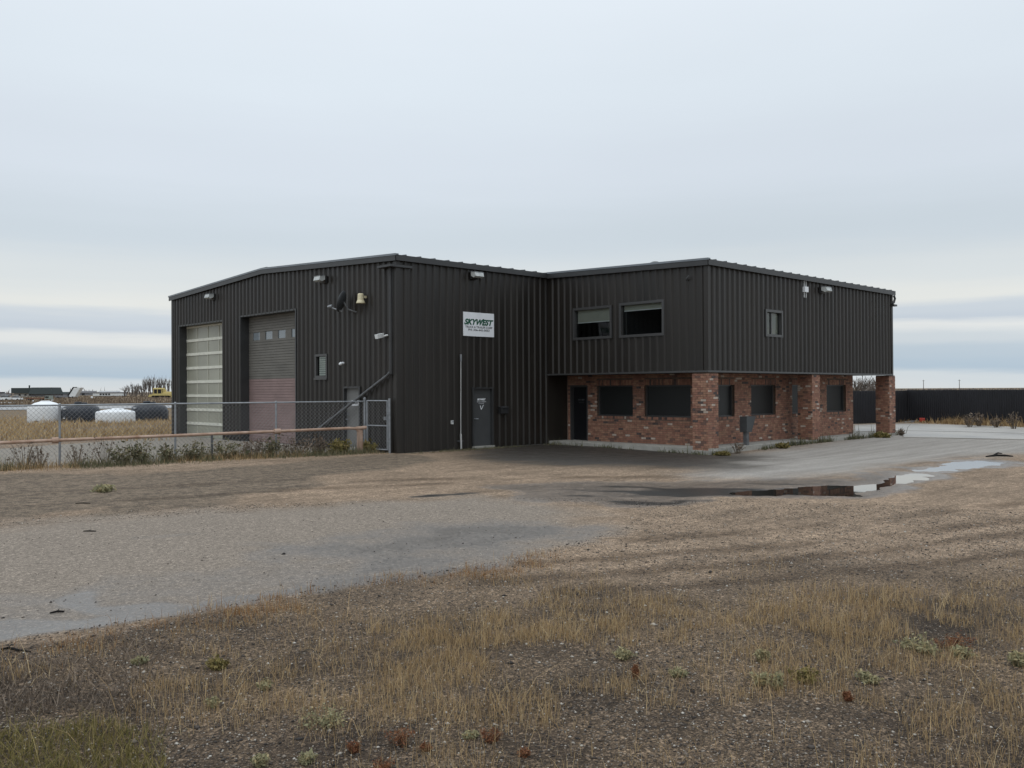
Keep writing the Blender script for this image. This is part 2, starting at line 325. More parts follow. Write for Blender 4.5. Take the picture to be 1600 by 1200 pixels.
ruts = np.maximum.reduce([track(p_, w_) for p_, w_ in (([(760, 908), (1000, 893), (1200, 878), (1400, 858), (1600, 832), (1800, 805)], .26), ([(820, 882), (1000, 868), (1200, 853), (1400, 835), (1600, 812), (1800, 790)], .26),
    ([(880, 927), (1100, 914), (1350, 892), (1600, 864), (1850, 835)], .24), ([(1000, 842), (1200, 828), (1400, 808), (1600, 785)], .30), ([(560, 752), (700, 748), (860, 746), (1050, 745)], .4), ([(60, 790), (300, 776), (520, 762), (700, 756)], .3), ([(-50, 775), (200, 764), (420, 752), (600, 742)], .3))])
mD = np.stack([ruts, ruts*0, ruts*0, np.ones_like(ruts)], 1)
mA = np.stack([lane, wet, fore, np.ones_like(lane)], 1); mB = np.stack([asph, field, mud, np.ones_like(lane)], 1)
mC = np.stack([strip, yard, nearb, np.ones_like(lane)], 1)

gm = bpy.data.materials.new('yard_ground'); gm.use_nodes = True; T = gm.node_tree; PB = T.nodes['Principled BSDF']
def n_(t, **k):
    x = T.nodes.new(t)
    for a, b in k.items(): setattr(x, a, b)
    return x
def L_(a, b): T.links.new(a, b)
def mixc(fac, a, b, bt='MIX'):
    x = n_('ShaderNodeMix', data_type='RGBA', blend_type=bt)
    for s_, v_ in ((x.inputs[0], fac), (x.inputs[6], a), (x.inputs[7], b)):
        if isinstance(v_, (int, float)): s_.default_value = v_
        elif isinstance(v_, tuple): s_.default_value = (*v_, 1)
        else: L_(v_, s_)
    return x.outputs[2]
def mth(op, a, b=0.0, c=0.0, clamp=False):
    x = n_('ShaderNodeMath', operation=op, use_clamp=clamp)
    for s_, v_ in zip(x.inputs, (a, b, c)):
        if isinstance(v_, (int, float)): s_.default_value = v_
        else: L_(v_, s_)
    return x.outputs[0]
def ramp(v, st, interp='LINEAR'):
    x = n_('ShaderNodeValToRGB'); x.color_ramp.interpolation = interp; e = x.color_ramp.elements
    while len(e) < len(st): e.new(.5)
    for q, (p_, c_) in zip(e, st): q.position = p_; q.color = (*((c_,)*3 if isinstance(c_, (int, float)) else c_), 1)
    L_(v, x.inputs[0]); return x.outputs[0]
pos = n_('ShaderNodeNewGeometry').outputs['Position']
def noise(sc, det=4, ro=.55):
    x = n_('ShaderNodeTexNoise'); x.inputs['Scale'].default_value = sc; x.inputs['Detail'].default_value = det; x.inputs['Roughness'].default_value = ro; L_(pos, x.inputs['Vector']); return x.outputs[0]
def voro(sc):
    x = n_('ShaderNodeTexVoronoi', voronoi_dimensions='3D'); x.inputs['Scale'].default_value = sc; L_(pos, x.inputs['Vector'])
    s_ = n_('ShaderNodeSeparateColor'); L_(x.outputs['Color'], s_.inputs[0]); return x.outputs['Distance'], s_.outputs[0], s_.outputs[1]
def attr(nm):
    a = n_('ShaderNodeAttribute'); a.attribute_name = nm; s_ = n_('ShaderNodeSeparateColor'); L_(a.outputs['Color'], s_.inputs[0]); return s_.outputs
D_ = attr('mask_d'); A_, B_, C_ = attr('mask_a'), attr('mask_b'), attr('mask_c')
d1, r1, g1 = voro(105.0); d2, r2, g2 = voro(52.0); d3, r3, _g3 = voro(12.0)
big = noise(.35, 5); mid = noise(1.7, 5, .62); fine = noise(14, 4, .7)
st1 = ramp(r1, [(0, .12), (.35, .45), (.7, 1.0), (.9, 2.0), (1, 4.2)])
st2 = ramp(r2, [(0, .55), (.6, .9), (.86, 1.2), (.93, 2.6), (1, 3.4)])
stones = mixc(.5, st1, st2, 'MIX')
stonesS = mixc(.35, stones, (1., 1., 1.))
patch = ramp(mid, [(.28, .76), (.5, 1.0), (.72, 1.22)])
patchL = ramp(big, [(.3, .78), (.5, 1.0), (.7, 1.18)])
smp = n_('ShaderNodeMapping'); smp.inputs['Rotation'].default_value = (0, 0, -(yaw-math.pi/2)); smp.inputs['Scale'].default_value = (.22, 2.6, 1); L_(pos, smp.inputs[0])
sno = n_('ShaderNodeTexNoise'); sno.inputs['Scale'].default_value = 1.0; sno.inputs['Detail'].default_value = 5; sno.inputs['Roughness'].default_value = .6; L_(smp.outputs[0], sno.inputs['Vector'])
clump = mixc(1.0, ramp(noise(7.5, 5, .75), [(.32, .58), (.5, 1.0), (.68, 1.38)]), ramp(fine, [(.3, .75), (.7, 1.22)]), 'MULTIPLY')
streak = ramp(sno.outputs[0], [(.30, .76), (.48, 1.0), (.70, 1.15)])
base = mixc(1.0, mixc(1.0, (.222, .162, .112), patch, 'MULTIPLY'), patchL, 'MULTIPLY')
base = mixc(1.0, mixc(1.0, base, stonesS, 'MULTIPLY'), mixc(1.0, streak, clump, 'MULTIPLY'), 'MULTIPLY')
c_lane = mixc(1.0, mixc(1.0, mixc(mid, (.18, .150, .121), (.245, .205, .166)), ramp(fine, [(.3, .66), (.7, 1.3)]), 'MULTIPLY'), mixc(.5, stones, (1., 1., 1.)), 'MULTIPLY')
soil = mixc(ramp(noise(.8, 5, .6), [(.35, 0.0), (.62, 1.0)]), (.048, .035, .025), (.142, .102, .067))
c_fore = mixc(1.0, mixc(1.0, soil, stones, 'MULTIPLY'), ramp(fine, [(.3, .65), (.7, 1.3)]), 'MULTIPLY')
c_asph = mixc(1.0, mixc(ramp(sno.outputs[0], [(.35, 0.0), (.65, 1.0)]), (.235, .215, .192), (.31, .288, .26)), mixc(.7, stones, (1., 1., 1.)), 'MULTIPLY')
c_field = mixc(mid, mixc(big, (.12, .085, .05), (.19, .14, .085)), (.16, .115, .07))
c_yard = mixc(mid, (.20, .178, .15), (.265, .238, .20))
c_strip = mixc(1.0, mixc(ramp(noise(3.2, 7, .72), [(.34, 0.0), (.64, 1.0)]), (.080, .062, .046), (.19, .146, .104)), mixc(1.0, stonesS, mixc(1.0, streak, clump, 'MULTIPLY'), 'MULTIPLY'), 'MULTIPLY')
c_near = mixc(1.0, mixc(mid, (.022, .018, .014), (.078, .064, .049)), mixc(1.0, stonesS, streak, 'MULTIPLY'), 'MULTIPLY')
edge = mth('MULTIPLY_ADD', mid, .6, -.3)
def soft(m, g=.0): return mth('ADD', m, mth('MULTIPLY', mth('MULTIPLY', edge, m), mth('SUBTRACT', 1.0, m)), 0, True)
def brk2(m): return ramp(mth('ADD', mth('MULTIPLY_ADD', mid, .5, -.25), m), [(.08, 0.0), (.92, 1.0)], 'EASE')
def brk(m):                                         # ragged edge
    return ramp(mth('ADD', mth('MULTIPLY_ADD', mid, .55, -.275), m), [(.32, 0.0), (.68, 1.0)])
col = mixc(brk2(A_[2]), base, c_fore)
col = mixc(brk2(A_[0]), col, c_lane)
col = mixc(brk2(B_[0]), col, c_asph)
col = mixc(brk(C_[1]), col, c_yard)
col = mixc(brk(C_[0]), col, c_strip)
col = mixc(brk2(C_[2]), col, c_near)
col = mixc(B_[1], col, c_field)
col = mixc(1.0, col, mixc(D_[0], (1., 1., 1.), (.60, .58, .56)), 'MULTIPLY')
wetm = brk(A_[1]); mudm = brk(B_[2])
col = mixc(1.0, col, mixc(wetm, (1., 1., 1.), (.56, .57, .59)), 'MULTIPLY')
col = mixc(mudm, col, (.022, .018, .014))
L_(col, PB.inputs['Base Color'])
ro = mixc(wetm, (.92, .92, .92), ramp(mth('MULTIPLY_ADD', fine, .5, mth('MULTIPLY', mid, .5)), [(.35, .24), (.65, .52)]))
ro = mixc(mudm, ro, (.30, .30, .30)); L_(ro, PB.inputs['Roughness'])
L_(mth('MULTIPLY_ADD', wetm, .35, .18), PB.inputs['Specular IOR Level'])
hgt = mth('ADD', mth('MULTIPLY', d1, -.5), mth('MULTIPLY_ADD', d2, -.6, mth('MULTIPLY', fine, .8)))
bp = n_('ShaderNodeBump'); bp.inputs['Distance'].default_value = .014
hs = mth('MULTIPLY', mth('SUBTRACT', 1.0, mth('MULTIPLY', wetm, .72)), mth('MULTIPLY_ADD', A_[2], .5, .45)); L_(hs, bp.inputs['Strength'])
L_(hgt, bp.inputs['Height']); L_(bp.outputs[0], PB.inputs['Normal'])
ground = np_mesh('ground', verts, faces, gm, attrs={'mask_a': ('FLOAT_COLOR', mA), 'mask_b': ('FLOAT_COLOR', mB), 'mask_c': ('FLOAT_COLOR', mC), 'mask_d': ('FLOAT_COLOR', mD)}, smooth=True)
tag(ground, 'gravel yard with a worn sandy lane, wet patches and dry field beyond', 'ground', kind='structure')

# puddle water sheet, the ground dips below it
def offset_poly(P, d):
    P = np.asarray(P)[:, :2]; n = len(P); res = []
    area = sum(P[i][0]*P[(i+1) % n][1]-P[(i+1) % n][0]*P[i][1] for i in range(n)); sg = 1 if area > 0 else -1
    c = P.mean(0)
    for i in range(n):
        e = P[(i+1) % n]-P[i-1]; e /= np.linalg.norm(e)+1e-9; res.append(P[i]+sg*d*np.array([e[1], -e[0]]))
    return np.array(res)
from mathutils.geometry import tessellate_polygon
op = offset_poly(PUD, .30); tr = tessellate_polygon([[Vector((p[0], p[1], 0)) for p in op]])
mb = MB(); mb.v = [(p[0], p[1], WZ) for p in op]; mb.f = [tuple(t_) for t_ in tr]; mb.m = [0]*len(tr)
tag(mb.build('puddle', M['water']), 'long shallow rain puddle reflecting the sky and the brick pillar', 'puddle', kind='structure')

# far road beyond the tanks
mb = MB(); a, b, c, d = G(-700, 650), G(330, 637), G(330, 633.2), G(-700, 640)
for q in (a, b, c, d): q[2] = .05
mb.quad(a, b, c, d); tag(mb.build('far_road', M['asphalt_far']), 'pale grey road beyond the tanks', 'road', kind='structure')

# concrete apron on the right, slabs with a joint
mb = None
apron = bpy.data.objects.new('concrete_apron', None); C.objects.link(apron); tag(apron, 'pale wet concrete apron before the black fence', 'pavement', kind='structure')
def slab(pts, z=.035):
    P_ = [G(*p) for p in pts]; m_ = MB(); n0 = len(P_)
    m_.v = [(p[0], p[1], z) for p in P_]+[(p[0], p[1], -.2) for p in P_]
    m_.f = [tuple(range(n0))[::-1]]+[(i, (i+1) % n0, n0+(i+1) % n0, n0+i) for i in range(n0)]; m_.m = [0]*len(m_.f)
    o = m_.build('slab', M['pad'], apron); 
    import bmesh
    b_ = bmesh.new(); b_.from_mesh(o.data); bmesh.ops.recalc_face_normals(b_, faces=b_.faces); b_.to_mesh(o.data); b_.free()
slab([(1336, 675), (1402, 673.5), (1500, 675.5), (1640, 679.5), (2300, 692), (2300, 676), (1640, 668.5), (1500, 665), (1410, 663.5), (1336, 665.5)])
slab([(1412, 684), (1500, 685.5), (1640, 688.5), (2300, 702), (2300, 692.6), (1640, 680), (1500, 676), (1406, 674)])

# ------------------------------------------------------------------ buildings
H, W, HR, L1, L2, L3, ZB, HO, EV = 6.4407, 17.3265, 6.8569, 7.0952, 7.1759, 13.9958, 2.6186, 6.2076, .12
SL = (HR-H)/(W/2+EV); SL2 = (H-HO)/(L2+EV)
X2 = L1+L3
def shop_roof(y): return H+SL*(y+EV) if y < W/2 else H+SL*(W-y+EV)
def office_roof(y): return HO+SL2*(y+L2+EV)
PITCH = .305
PROF = [(0, 0), (.165, 0), (.200, .052), (.262, .052), (.305, 0)]
def siding(parent, O, u, n, u0, u1, zb, zt, openings, name='siding_panel'):
    """corrugated cladding: one object for each sheet of three ribs"""
    O = np.array(O, float); u = np.array(u, float); n = np.array(n, float)
    def off(q):
        q = (q-u0) % PITCH
        for (a, fa), (b, fb) in zip(PROF, PROF[1:]):
            if a <= q <= b+1e-9: return fa+(fb-fa)*(q-a)/(b-a)
        return 0
    brk_all = set()
    k = 0
    while u0+k*PITCH < u1:
        for a, _ in PROF[:-1]: brk_all.add(round(u0+k*PITCH+a, 5))
        k += 1
    for o in openings: brk_all |= {round(o[0], 5), round(o[1], 5)}
    brk_all |= {round(W/2, 5), round(u1, 5)}
    br = sorted(x for x in brk_all if u0 <= x <= u1+1e-6)
    npan = int(math.ceil((u1-u0)/(3*PITCH)))
    for i in range(npan):
        a0, a1 = u0+i*3*PITCH, min(u1, u0+(i+1)*3*PITCH); m_ = MB(); pert = random.uniform(-.002, .002)
        for ua, ub in zip(br, br[1:]):
            if ua < a0-1e-4 or ub > a1+1e-4 or ub-ua < 1e-4: continue
            iv = [(zb, None)]
            for (p0, p1, q0, q1) in openings:
                if p0 <= ua+1e-4 and p1 >= ub-1e-4:
                    nv = []
                    for (s0, s1) in iv:
                        top = s1 if s1 is not None else 1e9
                        if q0 > s0: nv.append((s0, min(q0, top)) if min(q0, top) < 1e8 else (s0, None))
                        if q1 < top: nv.append((max(q1, s0), s1))
                    iv = nv
            oa, ob = off(ua+1e-6)+pert, off(ub-1e-6)+pert
            for s0, s1 in iv:
                ta = s1 if s1 is not None else zt(ua); tb = s1 if s1 is not None else zt(ub)
                A = O+u*ua+n*oa; B = O+u*ub+n*ob
                q = [A+(0, 0, s0), B+(0, 0, s0), B+(0, 0, tb), A+(0, 0, ta)]
                if np.dot(np.cross(q[1]-q[0], q[3]-q[0]), n) < 0: q = q[::-1]
                m_.quad(*q)
        cut = [o for o in openings if o[0] <= a0+1e-3 and o[1] >= a1-1e-3 and o[2] > zb]
        if cut:
            zc = (cut[0][2]+cut[0][3])/2
            for side in (0, 1):
                h_ = MB()
                for f_ in m_.f:
                    q = [m_.v[i_] for i_ in f_]
                    if (sum(p_[2] for p_ in q)/4 > zc) == bool(side): h_.quad(*q)
                if h_.f: h_.build(name, M['siding'], parent)
        elif m_.f: m_.build(name, M['siding'], parent)

def wall_box(mbx, O, u, n, u0, u1, z0, z1, d0, d1, m=0):      # box given in wall coordinates, d outwards
    O = np.array(O, float); u = np.array(u, float); n = np.array(n, float)
    P = lambda a, d, z: O+u*a+n*d+np.array((0, 0, z))
    pts = [P(u0, d0, z0), P(u1, d0, z0), P(u1, d1, z0), P(u0, d1, z0), P(u0, d0, z1), P(u1, d0, z1), P(u1, d1, z1), P(u0, d1, z1)]
    if np.dot(np.cross(u, n), (0, 0, 1)) < 0: pts = [pts[i] for i in (1, 0, 3, 2, 5, 4, 7, 6)]
    mbx.hexa(pts, m)
def wbox(name, matl, parent, wl, u0, u1, z0, z1, d0, d1, bevel=0):
    m_ = MB(); wall_box(m_, *wl, u0, u1, z0, z1, d0, d1); return m_.build(name, matl, parent, bevel=bevel)
def wpane(name, matl, parent, wl, u0, u1, z0, z1, d):
    O = np.array(wl[0], float); u = np.array(wl[1], float); n = np.array(wl[2], float)
    q = [O+u*a+n*d+np.array((0, 0, z)) for a, z in ((u0, z0), (u1, z0), (u1, z1), (u0, z1))]
    if np.dot(np.cross(q[1]-q[0], q[3]-q[0]), n) < 0: q = q[::-1]
    m_ = MB(); m_.quad(*q); return m_.build(name, matl, parent)
def frame4(name, matl, parent, wl, u0, u1, z0, z1, t, d0, d1, bottom=True):
    m_ = MB()
    wall_box(m_, *wl, u0-t, u0, z0-(t if bottom else 0), z1+t, d0, d1); wall_box(m_, *wl, u1, u1+t, z0-(t if bottom else 0), z1+t, d0, d1)
    wall_box(m_, *wl, u0, u1, z1, z1+t, d0, d1-.002)
    if bottom: wall_box(m_, *wl, u0, u1, z0-t, z0, d0, d1-.002)
    return m_.build(name, matl, parent)
GAB = ((0, 0, 0), (0, 1, 0), (-1, 0, 0)); SID = ((0, 0, 0), (1, 0, 0), (0, -1, 0))
OFF = ((L1, 0, 0), (0, -1, 0), (-1, 0, 0)); OFR = ((0, -L2, 0), (1, 0, 0), (0, -1, 0))
RB = 1.10                                # how far the ground floor stands back under the overhang
BRF = ((L1+RB, 0, 0), (0, -1, 0), (-1, 0, 0)); BRR = ((0, -L2+RB, 0), (1, 0, 0), (0, -1, 0))

def text_mesh(name, body, size, matl, parent, O, u, n, pos_u, pos_z, depth, shear=0.0, bold=0.0, width=None, align='CENTER'):
    cu = bpy.data.curves.new(name, 'FONT'); cu.body = body; cu.size = size; cu.shear = shear; cu.offset = bold; cu.align_x = align; cu.extrude = .001
    ob = bpy.data.objects.new(name, cu); C.objects.link(ob); bpy.context.view_layer.update()
    me = bpy.data.meshes.new_from_object(ob.evaluated_get(bpy.context.evaluated_depsgraph_get())); bpy.data.objects.remove(ob)
    co = np.zeros(len(me.vertices)*3); me.vertices.foreach_get('co', co); co = co.reshape(-1, 3)
    if width: co[:, 0] *= width/(co[:, 0].max()-co[:, 0].min()); co[:, 0] -= (co[:, 0].max()+co[:, 0].min())/2
    O = np.array(O, float); u = np.array(u, float); n = np.array(n, float)
    right = np.cross((0, 0, 1), n)                       # reading direction seen from outside
    base_ = O+u*pos_u+n*depth+np.array((0, 0, pos_z))
    q = base_+co[:, :1]*right+co[:, 1:2]*np.array((0, 0, 1.))+co[:, 2:3]*n
    me.vertices.foreach_set('co', q.astype(np.float32).ravel()); me.materials.clear(); me.materials.append(matl); me.update()
    o = bpy.data.objects.new(name, me); C.objects.link(o)
    if parent is not None:
        o.parent = parent; o.matrix_parent_inverse = Matrix.Translation(parent.location).inverted()
    return o

# ---- shop
shop = thing('shop_building', (0, 0, 0), 'large dark brown metal-clad shop with low gable and two overhead doors', 'building')
D1 = (12.25, 16.55, -.05, 5.0); D2 = (6.31, 10.65, -.05, 5.07); WN = (4.14, 4.89, 2.52, 3.32); MD = (2.09, 3.07, .06, 2.14)
siding(shop, *GAB, .10, W-.10, -.03, lambda y: shop_roof(y)-.13, [D1, D2, WN, MD])
SD = (3.27, 4.22, .04, 2.1)
siding(shop, *SID, .10, L1-.02, -.03, lambda y: H-.10, [SD])
m_ = MB(); wall_box(m_, *SID, L1-.02, L1+RB, -.05, ZB, -.1, .0); m_.build('return_wall', M['siding'], shop)
m_ = MB()
for wl, a, b in ((GAB, -.055, .10), (SID, .0, .10)): wall_box(m_, *wl, a, b, -.03, H-.12, .0, .06 if wl is GAB else .055)
m_.build('corner_trim', M['siding'], shop)
m_ = MB(); wall_box(m_, *GAB, W-.10, W+.055, -.03, H-.12, -.1, .055); m_.build('corner_trim', M['siding'], shop)
m_ = MB(); wall_box(m_, *SID, L1-.11, L1-.04, ZB-.1, H-.12, .0, .05); m_.build('corner_trim', M['frame'], shop)
m_ = MB(); m_.box(X2, X2+.1, 0, W, -.05, H-.15); m_.box(0, X2, W-.1, W-.001, -.05, H-.15); m_.box(L1+RB+.1, X2-.01, 0, .1, -.05, H-.2); m_.build('rear_wall', M['siding'], shop)
m_ = MB(); m_.box(-.02, .12, .12, W-.12, -.35, -.03); m_.box(.12, L1+.7, .02, .12, -.35, -.03); m_.build('foundation', M['concrete'], shop)
# roof
m_ = MB(); t_ = .05
for ya, yb in ((-EV, W/2), (W/2, W+EV)):
    za, zb = shop_roof(ya), shop_roof(yb); xa, xb = -EV, X2+EV
    m_.hexa([(xa, ya, za-t_), (xb, ya, za-t_), (xb, yb, zb-t_), (xa, yb, zb-t_), (xa, ya, za), (xb, ya, za), (xb, yb, zb), (xa, yb, zb)])
roof = m_.build('roof', M['roof'], shop)
x = .30
while x < X2:
    m_ = MB()
    for ya, yb in ((-EV-.005, W/2), (W/2, W+EV)):
        za, zb = shop_roof(ya)-.004, shop_roof(yb)-.004
        m_.hexa([(x-.03, ya, za), (x+.03, ya, za), (x+.03, yb, zb), (x-.03, yb, zb), (x-.018, ya, za+.038), (x+.018, ya, za+.038), (x+.018, yb, zb+.038), (x-.018, yb, zb+.038)])
    m_.build('roof_seam', M['roof'], roof); x += .61
m_ = MB()
for ya, yb in ((-EV, W/2), (W/2, W+EV)):
    za, zb = shop_roof(ya), shop_roof(yb)
    m_.hexa([(-EV-.03, ya, za-.2), (-EV, ya, za-.2), (-EV, yb, zb-.2), (-EV-.03, yb, zb-.2), (-EV-.03, ya, za-.03), (-EV, ya, za-.03), (-EV, yb, zb-.03), (-EV-.03, yb, zb-.03)])
m_.build('rake_trim', M['trim'], shop)
m_ = MB()
for ya, yb in ((-EV-.03, W/2), (W/2, W+EV+.03)):
    za, zb = shop_roof(ya), shop_roof(yb)
    m_.hexa([(-EV-.045, ya, za-.03), (-EV+.1, ya, za-.03), (-EV+.1, yb, zb-.03), (-EV-.045, yb, zb-.03), (-EV-.045, ya, za+.035), (-EV+.1, ya, za+.035), (-EV+.1, yb, zb+.035), (-EV-.045, yb, zb+.035)])
m_.build('rake_cap', M['cap'], shop)
m_ = MB(); m_.box(-EV, L1-EV-.03, -EV-.03, -EV, H-.19, H-.006); m_.build('eave_trim', M['trim'], shop)
m_ = MB(); m_.box(-.03, .35, W/2-.18, W/2+.18, HR+.02, HR+.07); m_.build('ridge_cap', M['trim'], shop)
# gutter head and downspout at the near corner
m_ = MB(); m_.box(-.34, .55, -.13, .62, H-.40, H-.33); m_.build('conductor_head', M['trim'], shop)
m_ = MB(); m_.tube([(-.1, .20, H-.35), (-.1, .20, 2.55)], .055, 10); ds = m_.build('downspout', M['trim'], shop, smooth=False)
m_ = MB(); m_.tube([(-.12, .20, 2.62), (-.14, .32, 2.52), (-.16, 2.4, 1.58), (-.18, 4.45, .66)], .05, 10); m_.build('downspout_extension', M['steel_dk'], shop)

# overhead doors
def opening_lining(parent, wl, o, dep, matl):
    m_ = MB(); u0, u1, z0, z1 = o
    wall_box(m_, *wl, u0-.06, u0+.005, z0, z1+.06, -dep, .045); wall_box(m_, *wl, u1-.005, u1+.06, z0, z1+.06, -dep, .045); wall_box(m_, *wl, u0+.005, u1-.005, z1-.005, z1+.06, -dep, .043)
    return m_.build('door_surround', matl, parent)
opening_lining(shop, GAB, D1, .42, M['trim']); opening_lining(shop, GAB, D2, .42, M['trim'])
def empty_part(name, parent, label=None):
    o = bpy.data.objects.new(name, None); C.objects.link(o); o.parent = parent
    o.matrix_parent_inverse = Matrix.Translation(parent.location).inverted()
    if label: o['label'] = label
    return o
od1 = empty_part('overhead_door', shop, 'translucent overhead door with cream rails')
ns = 8; hs_ = (D1[3]-D1[2]-.02)/ns
for i in range(ns):
    z0 = D1[2]+.01+i*hs_
    wbox('rail', M['cream_rail'], od1, GAB, D1[0], D1[1], z0+hs_-.075, z0+hs_+.045 if i < ns-1 else z0+hs_, -.36, -.30)
    for k in range(4):
        ua = D1[0]+(D1[1]-D1[0])*k/4; ub = D1[0]+(D1[1]-D1[0])*(k+1)/4
        wbox('pane', M['poly_pane'], od1, GAB, ua+.03, ub-.03, z0+(.046 if i else 0), z0+hs_-.077, -.36, -.335)
for k in range(5):
    ua = D1[0]+(D1[1]-D1[0])*k/4; wbox('stile', mat('stile_aluminium', (.40, .40, .33), rough=.5) if k == 0 else bpy.data.materials['stile_aluminium'], od1, GAB, max(D1[0], ua-.035), min(D1[1], ua+.035), D1[2]+.01, D1[3]-.08, -.362, -.318)
wbox('backing', M['dark'], od1, GAB, D1[0], D1[1], D1[2], D1[3], -.45, -.40)
od2 = empty_part('overhead_door', shop, 'sectional overhead door, grey above and faded mauve below')
hs_ = (D2[3]-D2[2]-.02)/ns
for i in range(ns):
    z0 = D2[2]+.01+i*hs_; m_ = MB(); nr = 6; wins = []
    if i == 6: wins = [D2[1]-.62-1.02*k for k in range(4)]
    for r in range(nr):
        a, b = z0+hs_*r/nr, z0+hs_*(r+1)/nr
        if i == 6 and r in (3, 4, 5):
            xs = [D2[0]]+sorted(sum([[c-.29, c+.29] for c in wins], []))+[D2[1]]
            for q in range(0, len(xs), 2): wall_box(m_, *GAB, xs[q], xs[q+1], a, b, -.40, -.345)
        else:
            wall_box(m_, *GAB, D2[0], D2[1], a+.016, b, -.40, -.345+(.006 if r % 2 else 0)); wall_box(m_, *GAB, D2[0], D2[1], a, a+.016, -.40, -.375)
    sec = m_.build('section', M['ohd_mauve'] if i < 4 else M['ohd_grey'], od2)
    for c in wins:
        wbox('window', M['pane_grey'], sec, GAB, c-.29, c+.29, z0+hs_*3/nr, z0+hs_, -.395, -.375)
wbox('backing', M['dark'], od2, GAB, D2[0], D2[1], D2[2], D2[3], -.46, -.41)
# small window on the gable
wn = wbox('window', M['dark'], shop, GAB, WN[0], WN[1], WN[2], WN[3], -.16, -.14); wn['label'] = 'small window with pale slatted blind'
frame4('frame', M['frame'], wn, GAB, WN[0]+.05, WN[1]-.05, WN[2]+.05, WN[3]-.05, .08, -.05, .06)
wpane('pane', M['glass'], wn, GAB, WN[0]+.05, WN[1]-.05, WN[2]+.05, WN[3]-.05, -.02)
for k in range(9): wbox('slat', M['cream_rail'], wn, GAB, WN[0]+.05, WN[1]-.12, WN[2]+.06+k*.077, WN[2]+.06+k*.077+.062, -.055, -.045)
wbox('sill', M['frame'], wn, GAB, WN[0]-.06, WN[1]+.06, WN[2]-.1, WN[2]-.031, -.05, .09)
# man doors
dr = wbox('door', M['door_light'], shop, GAB, MD[0]+.04, MD[1]-.04, MD[2], MD[3]-.04, -.12, -.07); dr['label'] = 'light grey steel door behind the chain link'
frame4('frame', M['trim'], dr, GAB, MD[0]+.04, MD[1]-.04, MD[2], MD[3]-.04, .07, -.13, .05, bottom=False)
m_ = MB(); m_.tube([(.06, MD[1]-.13, 1.02), (-.02, MD[1]-.13, 1.02), (-.025, MD[1]-.25, 1.02)], .018, 8); m_.build('handle', M['steel'], dr)
m_ = MB(); wall_box(m_, *GAB, MD[1]-.16, MD[1]-.10, 1.16, 1.22, -.07, -.04); m_.build('deadbolt', M['steel'], dr)
nsg = wbox('notice', M['white'], dr, GAB, 2.30, 2.72, 1.50, 1.68, -.07, -.065)
text_mesh('lettering', 'PRIVATE', .085, M['black_ink'], nsg, *GAB, 2.51, 1.555, -.062, bold=.004, width=.33)
wbox('threshold', M['concrete'], dr, GAB, MD[0], MD[1], -.05, MD[2], -.1, .16)
sdo = wbox('door', M['door_grey'], shop, SID, SD[0]+.04, SD[1]-.04, SD[2], SD[3]-.04, -.09, -.05); sdo['label'] = 'dark grey steel door with white lettering below the company sign'
frame4('frame', M['trim'], sdo, SID, SD[0]+.04, SD[1]-.04, SD[2], SD[3]-.04, .06, -.10, .05, bottom=False)
m_ = MB(); m_.tube([(SD[0]+.13, .05, 1.0), (SD[0]+.13, -.03, 1.0), (SD[0]+.25, -.035, 1.0)], .017, 8); m_.build('handle', M['steel'], sdo)
wbox('threshold', M['concrete'], sdo, SID, SD[0]-.02, SD[1]+.02, -.05, SD[2], -.1, .12)
cx = (SD[0]+SD[1])/2
text_mesh('lettering', 'SKYWEST', .085, M['white'], sdo, *SID, cx, 1.655, -.047, shear=.3, bold=.006, width=.40)
text_mesh('lettering', 'TRUCK & TRAILER', .05, M['white'], sdo, *SID, cx, 1.585, -.047, width=.44)
text_mesh('lettering', 'CORP', .05, M['white'], sdo, *SID, cx, 1.525, -.047, width=.26)
m_ = MB()
for (a, z1_, b, z2_) in ((-.06, 1.47, -.015, 1.33), (.09, 1.49, -.01, 1.32)):
    A = np.array((cx+a, .047, z1_)); B = np.array((cx+b, .047, z2_)); m_.quad(A+(-.016, -.003, 0), B+(-.016, -.003, 0), B+(.016, -.003, 0), A+(.016, -.003, 0))
m_.build('emblem', M['white'], sdo)

def wall_core(parent, wl, u0, u1, z0, z1, ops):
    m_ = MB(); xs = sorted({u0, u1, *[o[0] for o in ops], *[o[1] for o in ops]})
    for a, b in zip(xs, xs[1:]):
        o = [q for q in ops if q[0] <= a+1e-6 and q[1] >= b-1e-6]
        if o:
            if o[0][2] > z0+.01: wall_box(m_, *wl, a, b, z0, o[0][2], -.10, -.015)
            wall_box(m_, *wl, a, b, o[0][3], z1, -.10, -.015)
        else: wall_box(m_, *wl, a, b, z0, z1, -.10, -.015)
    return m_.build('wall_core', M['dark'], parent)
wall_core(shop, GAB, .12, W-.12, -.02, H-.22, [D1, D2, WN, MD]); wall_core(shop, SID, .12, L1-.03, -.02, H-.22, [SD])

